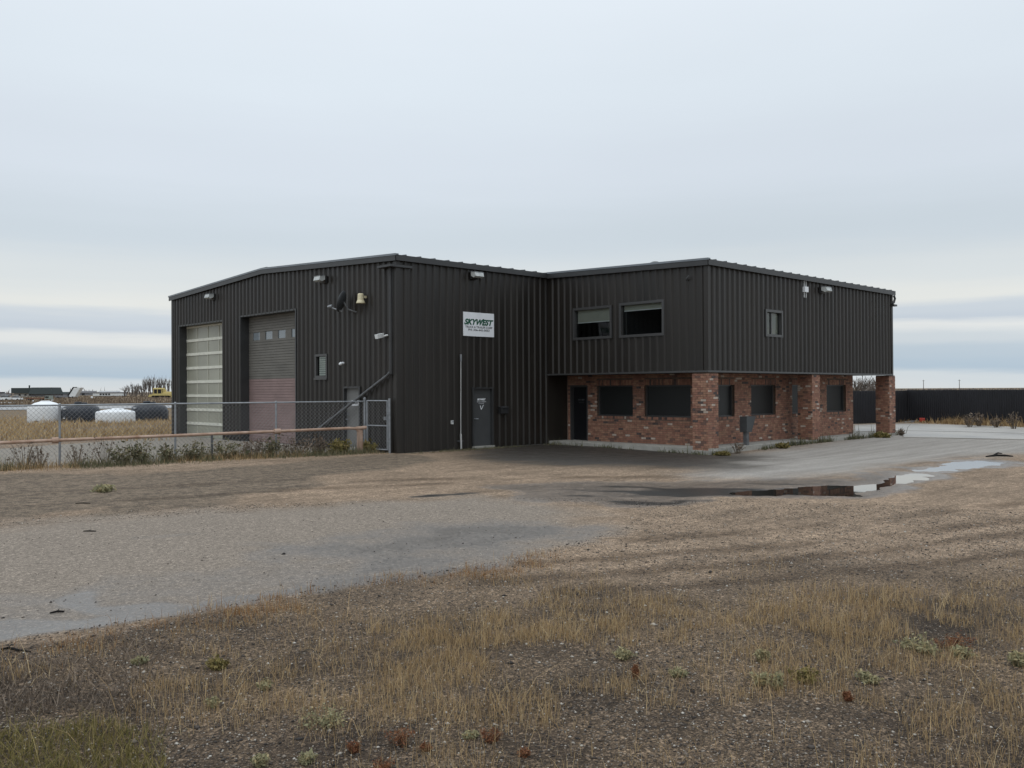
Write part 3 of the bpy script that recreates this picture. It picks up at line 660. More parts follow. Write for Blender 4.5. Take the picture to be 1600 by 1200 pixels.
# ---- office wing
office = thing('office_building', (L1, 0, 0), 'two-storey office wing, ribbed dark metal above red brick ground floor', 'building')
OW1 = (1.38, 3.20, 3.86, 5.0); OW2 = (3.58, 5.48, 3.85, 5.03); OW3 = (10.64, 11.78, 3.87, 4.79)
siding(office, *OFF, .04, L2-.10, ZB, lambda y: office_roof(-y)-.13, [OW1, OW2])
siding(office, *OFR, L1+.10, X2-.1, ZB, lambda y: HO-.12, [OW3])
m_ = MB()
wall_box(m_, *OFF, L2-.10, L2+.055, ZB, HO-.12, .0, .055); wall_box(m_, *OFR, L1-.05, L1+.10, ZB, HO-.12, .0, .06); m_.build('corner_trim', M['siding'], office)
m_ = MB(); wall_box(m_, *OFR, X2-.10, X2+.05, ZB, HO-.12, -.3, .055); m_.build('corner_trim', M['siding'], office)
m_ = MB(); m_.box(L1-.05, L1+.06, -.05, .05, ZB-.06, H-.16); m_.build('corner_trim', M['siding'], office)
m_ = MB(); wall_box(m_, *OFF, .03, L2+.055, ZB-.06, ZB, -.02, .058); wall_box(m_, *OFR, L1-.05, X2+.05, ZB-.062, ZB, -.02, .056); m_.build('base_trim', M['frame'], office)
m_ = MB(); m_.box(L1+.03, X2, -L2+.03, -.12, ZB-.05, ZB+.1); m_.build('soffit', M['trim'], office)
m_ = MB(); m_.box(X2-.1, X2, -L2+.3, -.05, ZB+.1, HO-.15); m_.build('rear_wall', M['siding'], office)
m_ = MB()
ya, yb = -L2-EV, -.14; za, zb = office_roof(ya), office_roof(yb); xa, xb = L1-EV, X2+EV
m_.hexa([(xa, ya, za-.05), (xb, ya, za-.05), (xb, yb, zb-.05), (xa, yb, zb-.05), (xa, ya, za), (xb, ya, za), (xb, yb, zb), (xa, yb, zb)])
oroof = m_.build('roof', M['roof'], office)
x = L1+.35
while x < X2:
    m_ = MB(); ya2 = ya-.005; za2 = office_roof(ya2)-.004
    m_.hexa([(x-.03, ya2, za2), (x+.03, ya2, za2), (x+.03, yb, zb-.004), (x-.03, yb, zb-.004), (x-.018, ya2, za2+.038), (x+.018, ya2, za2+.038), (x+.018, yb, zb+.034), (x-.018, yb, zb+.034)])
    m_.build('roof_seam', M['roof'], oroof); x += .61
m_ = MB(); m_.hexa([(xa-.03, ya, za-.2), (xa, ya, za-.2), (xa, yb, zb-.2), (xa-.03, yb, zb-.2), (xa-.03, ya, za-.03), (xa, ya, za-.03), (xa, yb, zb-.03), (xa-.03, yb, zb-.03)]); m_.build('rake_trim', M['trim'], office)
m_ = MB(); m_.hexa([(xa-.045, ya-.03, za-.03), (xa+.1, ya-.03, za-.03), (xa+.1, yb, zb-.03), (xa-.045, yb, zb-.03), (xa-.045, ya-.03, za+.035), (xa+.1, ya-.03, za+.035), (xa+.1, yb, zb+.035), (xa-.045, yb, zb+.035)]); m_.build('rake_cap', M['cap'], office)
m_ = MB(); m_.box(xa, xb, ya-.03, ya, HO-.19, HO-.006); m_.build('eave_trim', M['trim'], office)
m_ = MB(); m_.lathe((L1+2.2, -3.45, office_roof(-3.45)), [(.14, -.05), (.14, .28), (.26, .29), (.26, .35), (.10, .42)], 16); m_.build('roof_vent', M['trim'], oroof)
m_ = MB(); m_.tube([(X2+.08, -L2-.09, HO-.2), (X2+.16, -L2-.10, HO-.32), (X2+.1, -L2-.08, HO-.48), (X2+.0, -L2-.05, HO-.56)], .05, 8); m_.build('downspout_elbow', M['trim'], office)
m_ = MB(); m_.box(X2-.06, X2+.25, -L2-.16, -L2-.02, HO-.66, HO-.58); m_.build('downspout_bracket', M['trim'], office)
m_ = MB(); m_.tube([(L1-.02, -6.42, 5.6), (L1-.12, -6.48, 5.66), (L1-.14, -6.56, 5.72)], .025, 6); m_.build('cable_stub', M['steel_dk'], office)

def upper_window(o, wl, shade_frac, label, split=None, shade_in=0.0):
    u0, u1, z0, z1 = o
    room = MB()                                     # open-fronted dark room box
    for bx in ((u0-.5, u1+.5, z0-.6, z1+.3, -2.6, -2.5), (u0-.5, u0-.45, z0-.6, z1+.3, -2.5, -.2), (u1+.45, u1+.5, z0-.6, z1+.3, -2.5, -.2), (u0-.45, u1+.45, z0-.6, z0-.55, -2.5, -.2), (u0-.45, u1+.45, z1+.25, z1+.3, -2.5, -.2),
               (u0-.45, u0, z0-.55, z1+.25, -.25, -.2), (u1, u1+.45, z0-.55, z1+.25, -.25, -.2), (u0, u1, z0-.55, z0, -.25, -.2), (u0, u1, z1, z1+.25, -.25, -.2)): wall_box(room, *wl, *bx)
    if 'room_wall' not in bpy.data.materials: mat('room_wall', (.06, .062, .065), rough=.8)
    win = room.build('window', bpy.data.materials['room_wall'], office); win['label'] = label
    t = .07
    frame4('frame', M['frame'], win, wl, u0+t, u1-t, z0+t, z1-t, t+.02, -.2, .065)
    wpane('pane', M['glass'], win, wl, u0+t, u1-t, z0+t, z1-t, -.06)
    if split: wbox('mullion', M['frame'], win, wl, split-.03, split+.03, z0+t, z1-t, -.13, -.03)
    if shade_frac:
        zs = z1-t-(z1-z0-2*t)*shade_frac
        sh = wbox('roller_shade', M['shade'], win, wl, u0+t+.02, u1-t-.02-shade_in, zs, z1-t, -.115, -.110)
        wbox('hem_bar', M['white_dirty'], sh, wl, u0+t+.02, u1-t-.02-shade_in, zs-.03, zs, -.12, -.105)
    return win
w1 = upper_window(OW1, OFF, .44, 'upper window with its shade drawn halfway down')
m_ = MB(); wall_box(m_, *OFF, 2.3, 2.9, 3.95, 4.45, -1.0, -.95); m_.build('blue_reflection_panel', mat('blue_grey_reflection', (.10, .15, .2), rough=.5), w1)  # added panel, its blue-grey colour stands in for a bluish reflection in the glass
upper_window(OW2, OFF, .17, 'upper window nearer the corner with shade rolled nearly up')
w3 = upper_window(OW3, OFR, 0, 'small two-pane upper window on the long wall', split=11.15)
wbox('curtain', M['shade'], w3, OFR, OW3[0]+.09, OW3[1]-.09, OW3[2]+.09, OW3[3]-.08, -.105, -.098)

wall_core(office, OFF, .06, L2-.12, ZB+.11, HO-.22, [OW1, OW2]); wall_core(office, OFR, L1+.12, X2-.12, ZB+.11, HO-.22, [OW3])
# ground floor: slab, brick walls, piers
m_ = MB(); m_.box(L1+.02, X2+.35, -L2-.05, -.02, -.35, .07); m_.build('floor_slab', M['concrete'], office)
brick_boxes = []                       # (wall, u0,u1,z0,z1, proud, colour)
def brick_col():
    return random.choices(range(5), (.48, .34, .10, .035, .045))[0]
def brick_field(wl, u0, u1, z0, z1, openings, proud=.006, dst=None, phase=0.0):
    BL, BH, J = .200, .066, .010; row = 0; z = z0
    blocks = []
    for (a, b, c, d) in openings: blocks.append((a, b, c, d)); 
    for (a, b, c, d) in openings:
        if d < z1-.3 and d-c < 1.9: pass
    while z+BH <= z1+.02:
        u = u0-(BL/2 if row % 2 else 0)-phase
        while u < u1:
            a, b = max(u, u0), min(u+BL, u1)
            segs = [(a, b)]
            for (p0, p1, q0, q1) in blocks:
                if z+BH > q0+.004 and z < q1-.004:
                    ns_ = []
                    for s0, s1 in segs:
                        if s1 <= p0 or s0 >= p1: ns_.append((s0, s1)); continue
                        if s0 < p0: ns_.append((s0, p0))
                        if s1 > p1: ns_.append((p1, s1))
                    segs = ns_
            for s0, s1 in segs:
                if s1-s0 > .03: dst.append((wl, s0, s1, z, min(z+BH, z1), proud+random.uniform(-.002, .003), brick_col()))
            u += BL+J
        z += BH+J; row += 1
def soldier(wl, u0, u1, z0, z1, dst, proud=.012):
    n_b = max(1, int(round((u1-u0)/.076))); st = (u1-u0)/n_b
    for k in range(n_b): dst.append((wl, u0+k*st+.004, u0+(k+1)*st-.004, z0, z1, proud+random.uniform(-.002, .003), random.choices(range(5), (.5, .2, .2, .08, .02))[0]))
ZT = ZB-.06; ZS = .072
bricks = []
DOOR = (.17, 1.04, .07, 2.16)
FW1, FW2 = None, None
def onw(x, y, ax, val):
    d = ray(x, y); t = (val-CAM[ax])/d[ax]; return CAM+t*d
p1, p2 = onw(933, 603.3, 0, L1+RB), onw(989, 649.6, 0, L1+RB); FW1 = (-p1[1], -p2[1], p2[2], p1[2])
p1, p2 = onw(1007, 601, 0, L1+RB), onw(1079.6, 651, 0, L1+RB); FW2 = (-p1[1], -p2[1], p2[2], p1[2])
zlo, zhi = 1.03, 2.16
FW1 = (FW1[0], FW1[1], zlo, zhi); FW2 = (FW2[0], FW2[1], zlo, zhi)
RWs = []
for xa_, xb_ in ((1111, 1147.6), (1173.5, 1211.7), (1237.6, 1263), (1291.6, 1321.5)):
    RWs.append((onw(xa_, 625, 1, -L2+RB)[0], onw(xb_, 625, 1, -L2+RB)[0], zlo, zhi))
XE = 19.73
def with_trim(ops): return [(a, b, c-.10, d+.21) for a, b, c, d in ops]
brick_field(BRF, .05, L2-RB, ZS, ZT, with_trim([FW1, FW2])+[DOOR], dst=bricks)
brick_field(BRR, L1+RB, XE, ZS, ZT, with_trim(RWs), dst=bricks)
for wl, ops in ((BRF, [FW1, FW2]), (BRR, RWs)):
    for a, b, c, d in ops: soldier(wl, a, b, c-.10+.004, c-.004, bricks); soldier(wl, a, b, d+.004, d+.206, bricks)
ENDW = ((XE, -L2+RB, 0), (0, 1, 0), (1, 0, 0)); brick_field(ENDW, 0, 5.5, ZS, ZT, [], dst=bricks)
# mortar cores with openings
def core(wl, u0, u1, ops, parent, name, th=.22):
    m_ = MB(); xs = sorted({u0, u1, *[o[0] for o in ops], *[o[1] for o in ops]})
    for a, b in zip(xs, xs[1:]):
        o = [q for q in ops if q[0] <= a+1e-6 and q[1] >= b-1e-6]
        if o:
            if o[0][2] > ZS+.01: wall_box(m_, *wl, a, b, ZS-.01, o[0][2], -th, 0)
            wall_box(m_, *wl, a, b, o[0][3], ZT, -th, 0)
        else: wall_box(m_, *wl, a, b, ZS-.01, ZT, -th, 0)
    return m_.build(name, M['mortar'], parent)
wf = core(BRF, 0, L2-RB, [DOOR, FW1, FW2], office, 'brick_wall'); wr = core(BRR, L1+RB+.22, XE, RWs, office, 'brick_wall')
m_ = MB(); m_.box(XE-.22, XE-.001, -L2+RB+.22, -1, ZS-.01, ZT); m_.box(L1+RB+.3, XE-.22, -1.0, -.8, ZS-.01, ZT); m_.build('brick_wall', M['mortar'], office)
def bricks_mesh(lst, name, parent):
    m_ = MB()
    for wl, a, b, c, d, pr, k in lst: wall_box(m_, *wl, a, b, c, d, -.03, pr, k)
    return m_.build(name, M['bricks'], parent)
bk = bricks_mesh(bricks, 'brickwork', office); bk['kind'] = 'stuff'
for wl, ops in ((BRF, [FW1, FW2]), (BRR, RWs)):
    for a, b, c, d in ops:
        fr = frame4('window', M['frame'], office, wl, a+.05, b-.05, c+.05, d-.05, .05, -.20, -.10)
        wbox('pane', M['film'], fr, wl, a+.05, b-.05, c+.05, d-.05, -.17, -.15)
        if ops is RWs and a < L1+3.0:
            text_mesh('lettering', '05', .26, M['steel_dk'], fr, *wl, onw(1127.5, 615, 1, -L2+RB)[0], 1.60, -.148, bold=.002)
dr = wbox('door', mat('black_door', (.008, .008, .010), rough=.3), office, BRF, DOOR[0]+.06, DOOR[1]-.03, DOOR[2], DOOR[3]-.05, -.2, -.14); dr['label'] = 'black office entrance door in the shaded recess'
frame4('frame', M['frame'], dr, BRF, DOOR[0]+.06, DOOR[1]-.03, DOOR[2], DOOR[3]-.05, .06, -.21, .01, bottom=False)
text_mesh('lettering', 'SKYWEST', .07, M['steel_dk'], dr, *BRF, .62, 1.60, -.136, shear=.3, bold=.003, width=.34)
text_mesh('lettering', 'OFFICE', .06, M['steel_dk'], dr, *BRF, .62, 1.50, -.136, width=.24)
# piers; the near one has its bricks as single objects
def pier(x0, y0, s, singles):
    m_ = MB(); m_.box(x0+.012, x0+s-.012, y0+.012, y0+s-.012, ZS-.06, ZT); pr = m_.build('brick_pier', M['mortar'], office)
    lst = []
    faces_ = [((x0+.012, y0+s, 0), (0, -1, 0), (-1, 0, 0)), ((x0, y0+.012, 0), (1, 0, 0), (0, -1, 0)), ((x0+s-.012, y0, 0), (0, 1, 0), (1, 0, 0)), ((x0+s, y0+s-.012, 0), (-1, 0, 0), (0, 1, 0))]
    vis, hid = [], []
    for i, wl in enumerate(faces_): brick_field(wl, .002, s-.002, ZS-.055, ZT, [], proud=.012, dst=vis if i < 2 else hid, phase=.1 if i % 2 else 0)
    if singles:
        cache = {}
        for wl, a, b, c, d, p_, k in vis[:300]:
            key = (tuple(wl[2]), round(b-a, 2), k, round(d-c, 2))
            if key not in cache:
                t0 = MB(); wall_box(t0, (0, 0, 0), wl[1], wl[2], 0, b-a, 0, d-c, -.012, .012, 0); me = bpy.data.meshes.new('brick'); me.from_pydata(t0.v, [], t0.f); me.materials.append(M['bricks'][k]); cache[key] = me
            o = bpy.data.objects.new('brick', cache[key]); C.objects.link(o); q = np.array(wl[0])+np.array(wl[1])*a+np.array((0, 0, c))+np.array(wl[2])*(p_-.012)
            o.parent = pr; o.location = tuple(q)
        hid += vis[300:]
    else: hid += vis
    if hid:
        b_ = bricks_mesh(hid, 'brickwork', pr); b_['kind'] = 'stuff'
pier(L1-.01, -L2-.01, .60, True); pier(14.02, -L2-.01, .60, False); pier(20.80, -L2-.02, .60, False)
m_ = MB(); m_.box(L1-.06, L1+.66, -L2-.07, -L2+.65, -.4, .017); m_.build('pier_footing', M['concrete'], office, bevel=.01)
m_ = MB(); m_.box(13.95, 14.7, -L2-.1, -L2+.6, -.4, .012); m_.build('pier_footing', M['concrete'], office)
# low side wing wall siding between shop wall and brick entrance
print('building done')

# ------------------------------------------------------------------ fixtures on the walls
def wall_light(wl, uc, zc, label):
    O = np.array(wl[0])+np.array(wl[1])*uc+np.array(wl[2])*.036
    t = thing('wall_light', O+np.array((0, 0, zc)), label, 'light', 'wall pack lights under the eaves')
    P = lambda a, d, z: np.array(wl[0])+np.array(wl[1])*(uc+a)+np.array(wl[2])*(d+.036)+np.array((0, 0, zc+z))
    hw = .20
    def prism(prof, a0, a1, name, m):                # prof: (d,z) polygon
        b = MB(); n0 = len(prof); b.v = [tuple(P(a0, d, z)) for d, z in prof]+[tuple(P(a1, d, z)) for d, z in prof]
        b.f = [tuple(range(n0)), tuple(range(2*n0-1, n0-1, -1))]+[(i, n0+i, n0+(i+1) % n0, (i+1) % n0) for i in range(n0)]; b.m = [0]*len(b.f)
        o = b.build(name, m, t); import bmesh
        q = bmesh.new(); q.from_mesh(o.data); bmesh.ops.recalc_face_normals(q, faces=q.faces); q.to_mesh(o.data); q.free(); return o
    prism([(0, -.12), (.10, -.12), (.12, .0), (.12, .13), (0, .13)], -hw*.8, hw*.8, 'housing', M['bronze'])
    prism([(.12, -.02), (.26, -.09), (.36, -.04), (.32, .10), (.12, .12)], -hw, hw, 'lens', M['lens'])
    prism([(.12, .125), (.33, .105), (.33, .12), (.12, .145)], -hw-.01, hw+.01, 'visor', M['steel'])
wall_light(GAB, 13.02, 6.08, 'wall light above the translucent overhead door')
wall_light(GAB, 4.24, 6.02, 'wall light on the gable, up and left of the satellite dish')
wall_light(SID, 3.3, 6.03, 'wall light above the white company sign')
wall_light(OFR, 14.7, 5.76, 'wall light on the long office wall beside white junction box')
# satellite dish
t = thing('satellite_dish', (-.03, 2.35, 4.75), 'dark satellite dish on bracket arm on the gable wall', 'dish')
m_ = MB(); cn = np.array((-.42, 2.62, 5.10)); ax = np.array((-.55, .75, .30)); ax /= np.linalg.norm(ax); a_ = np.cross(ax, (0, 0, 1)); a_ /= np.linalg.norm(a_); b_ = np.cross(ax, a_)
rings = [(.0, -.10), (.15, -.085), (.28, -.05), (.38, .0)]; n0 = 0; seg = 24
for r_, d_ in rings:
    for k in range(seg):
        an = 2*math.pi*k/seg; m_.v.append(tuple(cn+ax*d_+r_*(math.cos(an)*a_*.92+math.sin(an)*b_)))
for d_off in (0, 1):
    if d_off: m_.v += [tuple(np.array(q)-ax*.015) for q in m_.v[:len(rings)*seg]]
    o_ = d_off*len(rings)*seg
    for i in range(len(rings)-1):
        for k in range(seg):
            k2 = (k+1) % seg; q = (o_+i*seg+k, o_+i*seg+k2, o_+(i+1)*seg+k2, o_+(i+1)*seg+k); m_.f.append(q if not d_off else q[::-1]); m_.m.append(0)
o_ = len(rings)*seg
for k in range(seg):
    k2 = (k+1) % seg; m_.f.append((3*seg+k, 3*seg+k2, o_+3*seg+k2, o_+3*seg+k)); m_.m.append(0)
m_.build('reflector', mat('dish_grey', (.055, .06, .065), rough=.5), t, smooth=True)
m_ = MB(); m_.tube([cn-ax*.1, (-.25, 2.45, 4.82), (-.0, 2.30, 4.72)], .03, 8); m_.build('mount', M['steel_dk'], t)
m_ = MB(); tip = cn+ax*.50+np.array((0, 0, -.32)); m_.tube([cn-ax*.05+np.array((0, 0, -.34)), tip], .022, 6); m_.build('feed_arm', M['steel'], t)
m_ = MB(); m_.tube([tip+(0, 0, -.02), tip-ax*.16+(0, 0, .06)], [.045, .06], 8); m_.build('feed_horn', M['steel'], t)
# horn / bell
t = thing('alarm_horn', (-.036, 1.73, 5.1), 'ivory bell-shaped horn beside the satellite dish', 'horn')
m_ = MB(); m_.lathe((-.22, 1.73, 4.98), [(.155, 0), (.15, .03), (.115, .10), (.10, .30), (.08, .33)], 16); m_.build('bell', M['bell'], t, smooth=False)
m_ = MB(); m_.box(-.16, -.0, 1.69, 1.77, 5.16, 5.24); m_.build('bracket', M['bell'], t)
# security camera near corner
t = thing('security_camera', (-.036, .62, 3.82), 'pale security camera bracketed near the shop corner', 'camera')
m_ = MB(); m_.hexa([(-.34, .58, 3.72), (-.34, .72, 3.72), (-.10, .68, 3.78), (-.10, .56, 3.78), (-.36, .56, 3.86), (-.36, .74, 3.86), (-.12, .70, 3.92), (-.12, .54, 3.92)]); m_.build('body', M['white_dirty'], t)
m_ = MB(); m_.tube([(-.14, .62, 3.80), (-.04, .50, 3.84), (.0, .48, 3.84)], .03, 8); m_.build('bracket', M['white_dirty'], t)
t = thing('bulb_fixture', (-.036, 3.07, 2.97), 'small white bulb fixture above the light grey door', 'light')
m_ = MB(); m_.tube([(0, 3.07, 2.99), (-.09, 3.07, 2.99)], [.05, .04], 8); m_.build('base', M['white'], t)
m_ = MB(); m_.tube([(-.09, 3.07, 2.99), (-.13, 3.08, 2.97), (-.20, 3.10, 2.94)], [.035, .06, .03], 8); m_.build('bulb', M['white'], t)
# sign
t = thing('company_sign', (3.54, -.036, 3.9), 'white rectangular company sign with slanted green lettering', 'sign')
wbox('board', M['white'], t, SID, 2.82, 4.27, 3.91, 4.75, .038, .062)
text_mesh('lettering', 'SKYWEST', .27, M['green_ink'], t, *SID, 3.545, 4.32, .066, shear=.35, bold=.013, width=1.38)
m_ = MB(); yy = -.0665
m_.quad((3.60, yy, 4.45), (3.72, yy, 4.45), (3.80, yy, 4.545), (3.74, yy, 4.535)); m_.tri((3.74, yy, 4.535), (3.80, yy, 4.545), (3.92, yy, 4.56)); m_.build('swoosh', M['green_ink'], t)
text_mesh('lettering', 'TRUCK & TRAILER CORP', .1, M['black_ink'], t, *SID, 3.545, 4.20, .066, bold=.001, width=1.28)
text_mesh('lettering', 'PH: 306-445-5053', .1, M['black_ink'], t, *SID, 3.545, 4.10, .066, bold=.001, width=1.0)
# conduit
t = thing('conduit_pipe', (2.67, -.06, 0), 'thin white vertical pipe on the shop side wall left of door', 'pipe')
m_ = MB(); m_.tube([(2.69, -.07, 3.1), (2.67, -.07, .45)], .017, 8); m_.build('pipe', M['pvc'], t)
m_ = MB(); m_.tube([(2.67, -.075, .5), (2.675, -.085, -.02)], .032, 8); m_.build('lower_sleeve', M['pvc'], t)
m_ = MB(); m_.tube([(2.69, -.07, 3.02), (2.69, -.07, 3.26)], .036, 8); m_.build('cap', M['steel'], t)
m_ = MB(); m_.box(2.55, 2.80, -.06, -.0, .24, .27); m_.build('clamp', M['steel_dk'], t)
t = thing('outlet_box', (2.3, -.036, .85), 'small pale outlet box low on the shop side wall', 'outlet')
m_ = MB(); m_.box(2.265, 2.335, -.09, -.0, .85, .98); m_.build('box', M['white_dirty'], t, bevel=.006)
m_ = MB(); m_.box(2.272, 2.328, -.104, -.09, .915, .972); m_.build('cover', M['steel'], t)
t = thing('mailbox', (4.70, -.036, 1.2), 'black wall mailbox to the right of the shop side door', 'mailbox')
m_ = MB(); m_.box(4.52, 4.88, -.17, .0, 1.16, 1.38); m_.build('box', M['dark'], t, bevel=.01)
m_ = MB(); m_.hexa([(4.50, -.19, 1.37), (4.90, -.19, 1.37), (4.90, .0, 1.40), (4.50, .0, 1.40), (4.50, -.19, 1.385), (4.90, -.19, 1.385), (4.90, .0, 1.43), (4.50, .0, 1.43)]); m_.build('lid', M['dark'], t)
# junction box on the office wall
t = thing('junction_box', (13.4, -L2-.036, 5.6), 'white junction box with conduits under the office eave', 'box')
m_ = MB(); m_.box(13.28, 13.54, -L2-.14, -L2, 5.60, 5.80); m_.build('box', M['white'], t)
for a in (13.34, 13.48):
    m_ = MB(); m_.tube([(a, -L2-.07, 5.8), (a, -L2-.07, 6.02)], .018, 6); m_.tube([(a, -L2-.07, 5.6), (a, -L2-.07, 5.40)], .018, 6); m_.build('conduit', M['white_dirty'], t)
# metal pedestal box before the brick wall
bx0 = onw(1160, 660, 1, -6.95)[0]
t = thing('utility_pedestal', (bx0+.35, -6.95, .07), 'dark grey metal box with slanted side on a short post', 'utility box')
m_ = MB(); m_.hexa([(bx0, -7.12, .52), (bx0+.32, -7.12, .52), (bx0+.32, -6.85, .52), (bx0, -6.85, .52), (bx0, -7.12, 1.06), (bx0+.58, -7.12, 1.06), (bx0+.58, -6.85, 1.06), (bx0, -6.85, 1.06)]); m_.build('box', mat('grey_cabinet', (.045, .048, .05), rough=.6, var=.15), t)
m_ = MB(); m_.box(bx0+.09, bx0+.24, -7.06, -6.92, .0, .52); m_.build('post', M['steel_dk'], t)

# ------------------------------------------------------------------ fence, gate, barrier
def chain_link(name, A, B, z0, z1, parent, sp=.125, rad=.0033):
    A = np.array(A, float); B = np.array(B, float); Ln = np.linalg.norm(B-A); u = (B-A)/Ln; h = z1-z0
    m_ = MB(); n = np.array((-u[1], u[0], 0)); zv = np.array((0, 0, 1.))
    for sg in (1, -1):
        c = -h
        while c < Ln:
            s0, s1 = max(c, 0), min(c+h, Ln)
            if s1-s0 > .02:
                za, zb = (z0+(s0-c), z0+(s1-c)) if sg > 0 else (z1-(s0-c), z1-(s1-c))
                P0 = A+u*s0+zv*za; P1 = A+u*s1+zv*zb; P0[2] = za; P1[2] = zb
                t = (P1-P0)/np.linalg.norm(P1-P0); b = np.cross(t, n); k0 = len(m_.v); o_ = n*rad*.5*sg
                for P_ in (P0, P1):
                    for an in (0, 2.094, 4.189): m_.v.append(tuple(P_+o_+rad*(math.cos(an)*n+math.sin(an)*b)))
                for k in range(3): m_.f.append((k0+k, k0+(k+1) % 3, k0+3+(k+1) % 3, k0+3+k)); m_.m.append(0)
            c += sp*1.0
    o = m_.build(name, M['wire'], parent); o['kind'] = 'stuff'; return o
FH = 1.66
FA = np.array((-.41, 1.24, 0)); FD = np.array((-9.04, 1.31, 0)); FD /= np.linalg.norm(FD)
fence = thing('chain_link_fence', FA, 'chain link fence with grey steel posts and top rail', 'fence')
Bend = FA+FD*15.4
for k in range(6):
    q = FA+FD*3.06*k; r_ = .042 if k == 0 else .03
    m_ = MB(); m_.tube([(q[0], q[1], -.2), (q[0], q[1], FH+(.08 if k == 0 else .0))], r_, 10); m_.build('post', M['steel'] if k in (0, 1, 3) else M['steel'], fence)
    m_ = MB(); m_.lathe((q[0], q[1], FH+(.08 if k == 0 else 0)), [(r_+.008, -.02), (r_+.008, .03), (.012, .055)], 10); m_.build('post_cap', M['steel'], fence)
m_ = MB(); m_.tube([FA+(0, 0, FH), Bend+(0, 0, FH)], .024, 8); m_.build('top_rail', M['steel'], fence)
chain_link('chain_link_mesh', FA, Bend, .03, FH-.01, fence)
gp = np.array((-.16, .20, 0))
gate = thing('chain_link_gate', gp, 'narrow chain link gate beside the shop corner', 'gate')
gd = (FA-gp)/np.linalg.norm(FA-gp); g0 = gp+gd*.09; g1 = FA-gd*.10
m_ = MB()
for q in (g0, g1): m_.tube([q+(0, 0, .06), q+(0, 0, FH+.04)], .03, 8)
for z_ in (.08, .86, FH+.02): m_.tube([g0+(0, 0, z_), g1+(0, 0, z_)], .024, 8)
m_.build('gate_frame', M['steel'], gate); chain_link('chain_link_mesh', g0, g1, .09, FH, gate)
m_ = MB(); m_.tube([gp+(0, 0, -.2), gp+(0, 0, FH+.10)], .04, 10); m_.build('hinge_post', M['steel'], gate)
for z_ in (.35, 1.25):
    m_ = MB(); m_.tube([gp+(0, 0, z_), g0+(0, 0, z_)], .03, 8); m_.build('hinge', M['steel'], gate)
m_ = MB(); q = g0+gd*.06; m_.box(q[0]-.06, q[0]+.04, q[1]-.05, q[1]+.05, 1.05, 1.16); m_.build('latch', M['steel'], gate)
# pipe barrier just before the fence
def on_line(xp, off):                                # point of the fence line (shifted towards the camera) seen in photo column xp
    n = np.array((FD[1], -FD[0], 0)); n = n if n@(CAM-FA) > 0 else -n
    d = ray(xp, 650); A = np.array([[d[0], -FD[0]], [d[1], -FD[1]]]); b = (FA+n*off-CAM)[:2]; s = np.linalg.solve(A, b)
    return np.array((CAM[0]+d[0]*s[0], CAM[1]+d[1]*s[0], 0))
bar = thing('pipe_barrier', on_line(560, .30), 'rusty horizontal pipe barrier running along the fence', 'barrier')
def zpipe(xp, yp):
    q = on_line(xp, .30); d = ray(xp, yp); t = np.linalg.norm((q-CAM)[:2])/np.linalg.norm(d[:2]); return CAM+t*d
pp = [zpipe(x_, y_) for x_, y_ in ((-220, 703), (0, 692), (86, 688), (250, 681.5), (433, 674), (545, 669), (556, 669.5), (561, 674))]
m_ = MB(); m_.tube(pp, .045, 8); m_.build('rail', M['rust'], bar)
for x_, y_ in ((86, 688), (433, 674)):
    q0, q1 = zpipe(x_-5, y_+.2), zpipe(x_+5, y_-.2); m_ = MB(); m_.tube([q0, q1], .085, 10); m_.build('coupling', M['rust'], bar)
q = on_line(563, .30); m_ = MB(); m_.box(q[0]-.10, q[0]+.05, q[1]-.06, q[1]+.06, -.2, .72); m_.build('end_post', M['rust'], bar)
q2 = zpipe(572, 668); m_ = MB(); m_.tube([pp[-2], q2], .06, 8); m_.build('end_plate', M['rust'], bar)
for x_ in (331,):
    q = on_line(x_, .30); m_ = MB(); m_.tube([(q[0], q[1], -.2), (q[0], q[1], zpipe(x_, 678)[2])], .035, 8); m_.build('post', M['steel_dk'], bar)

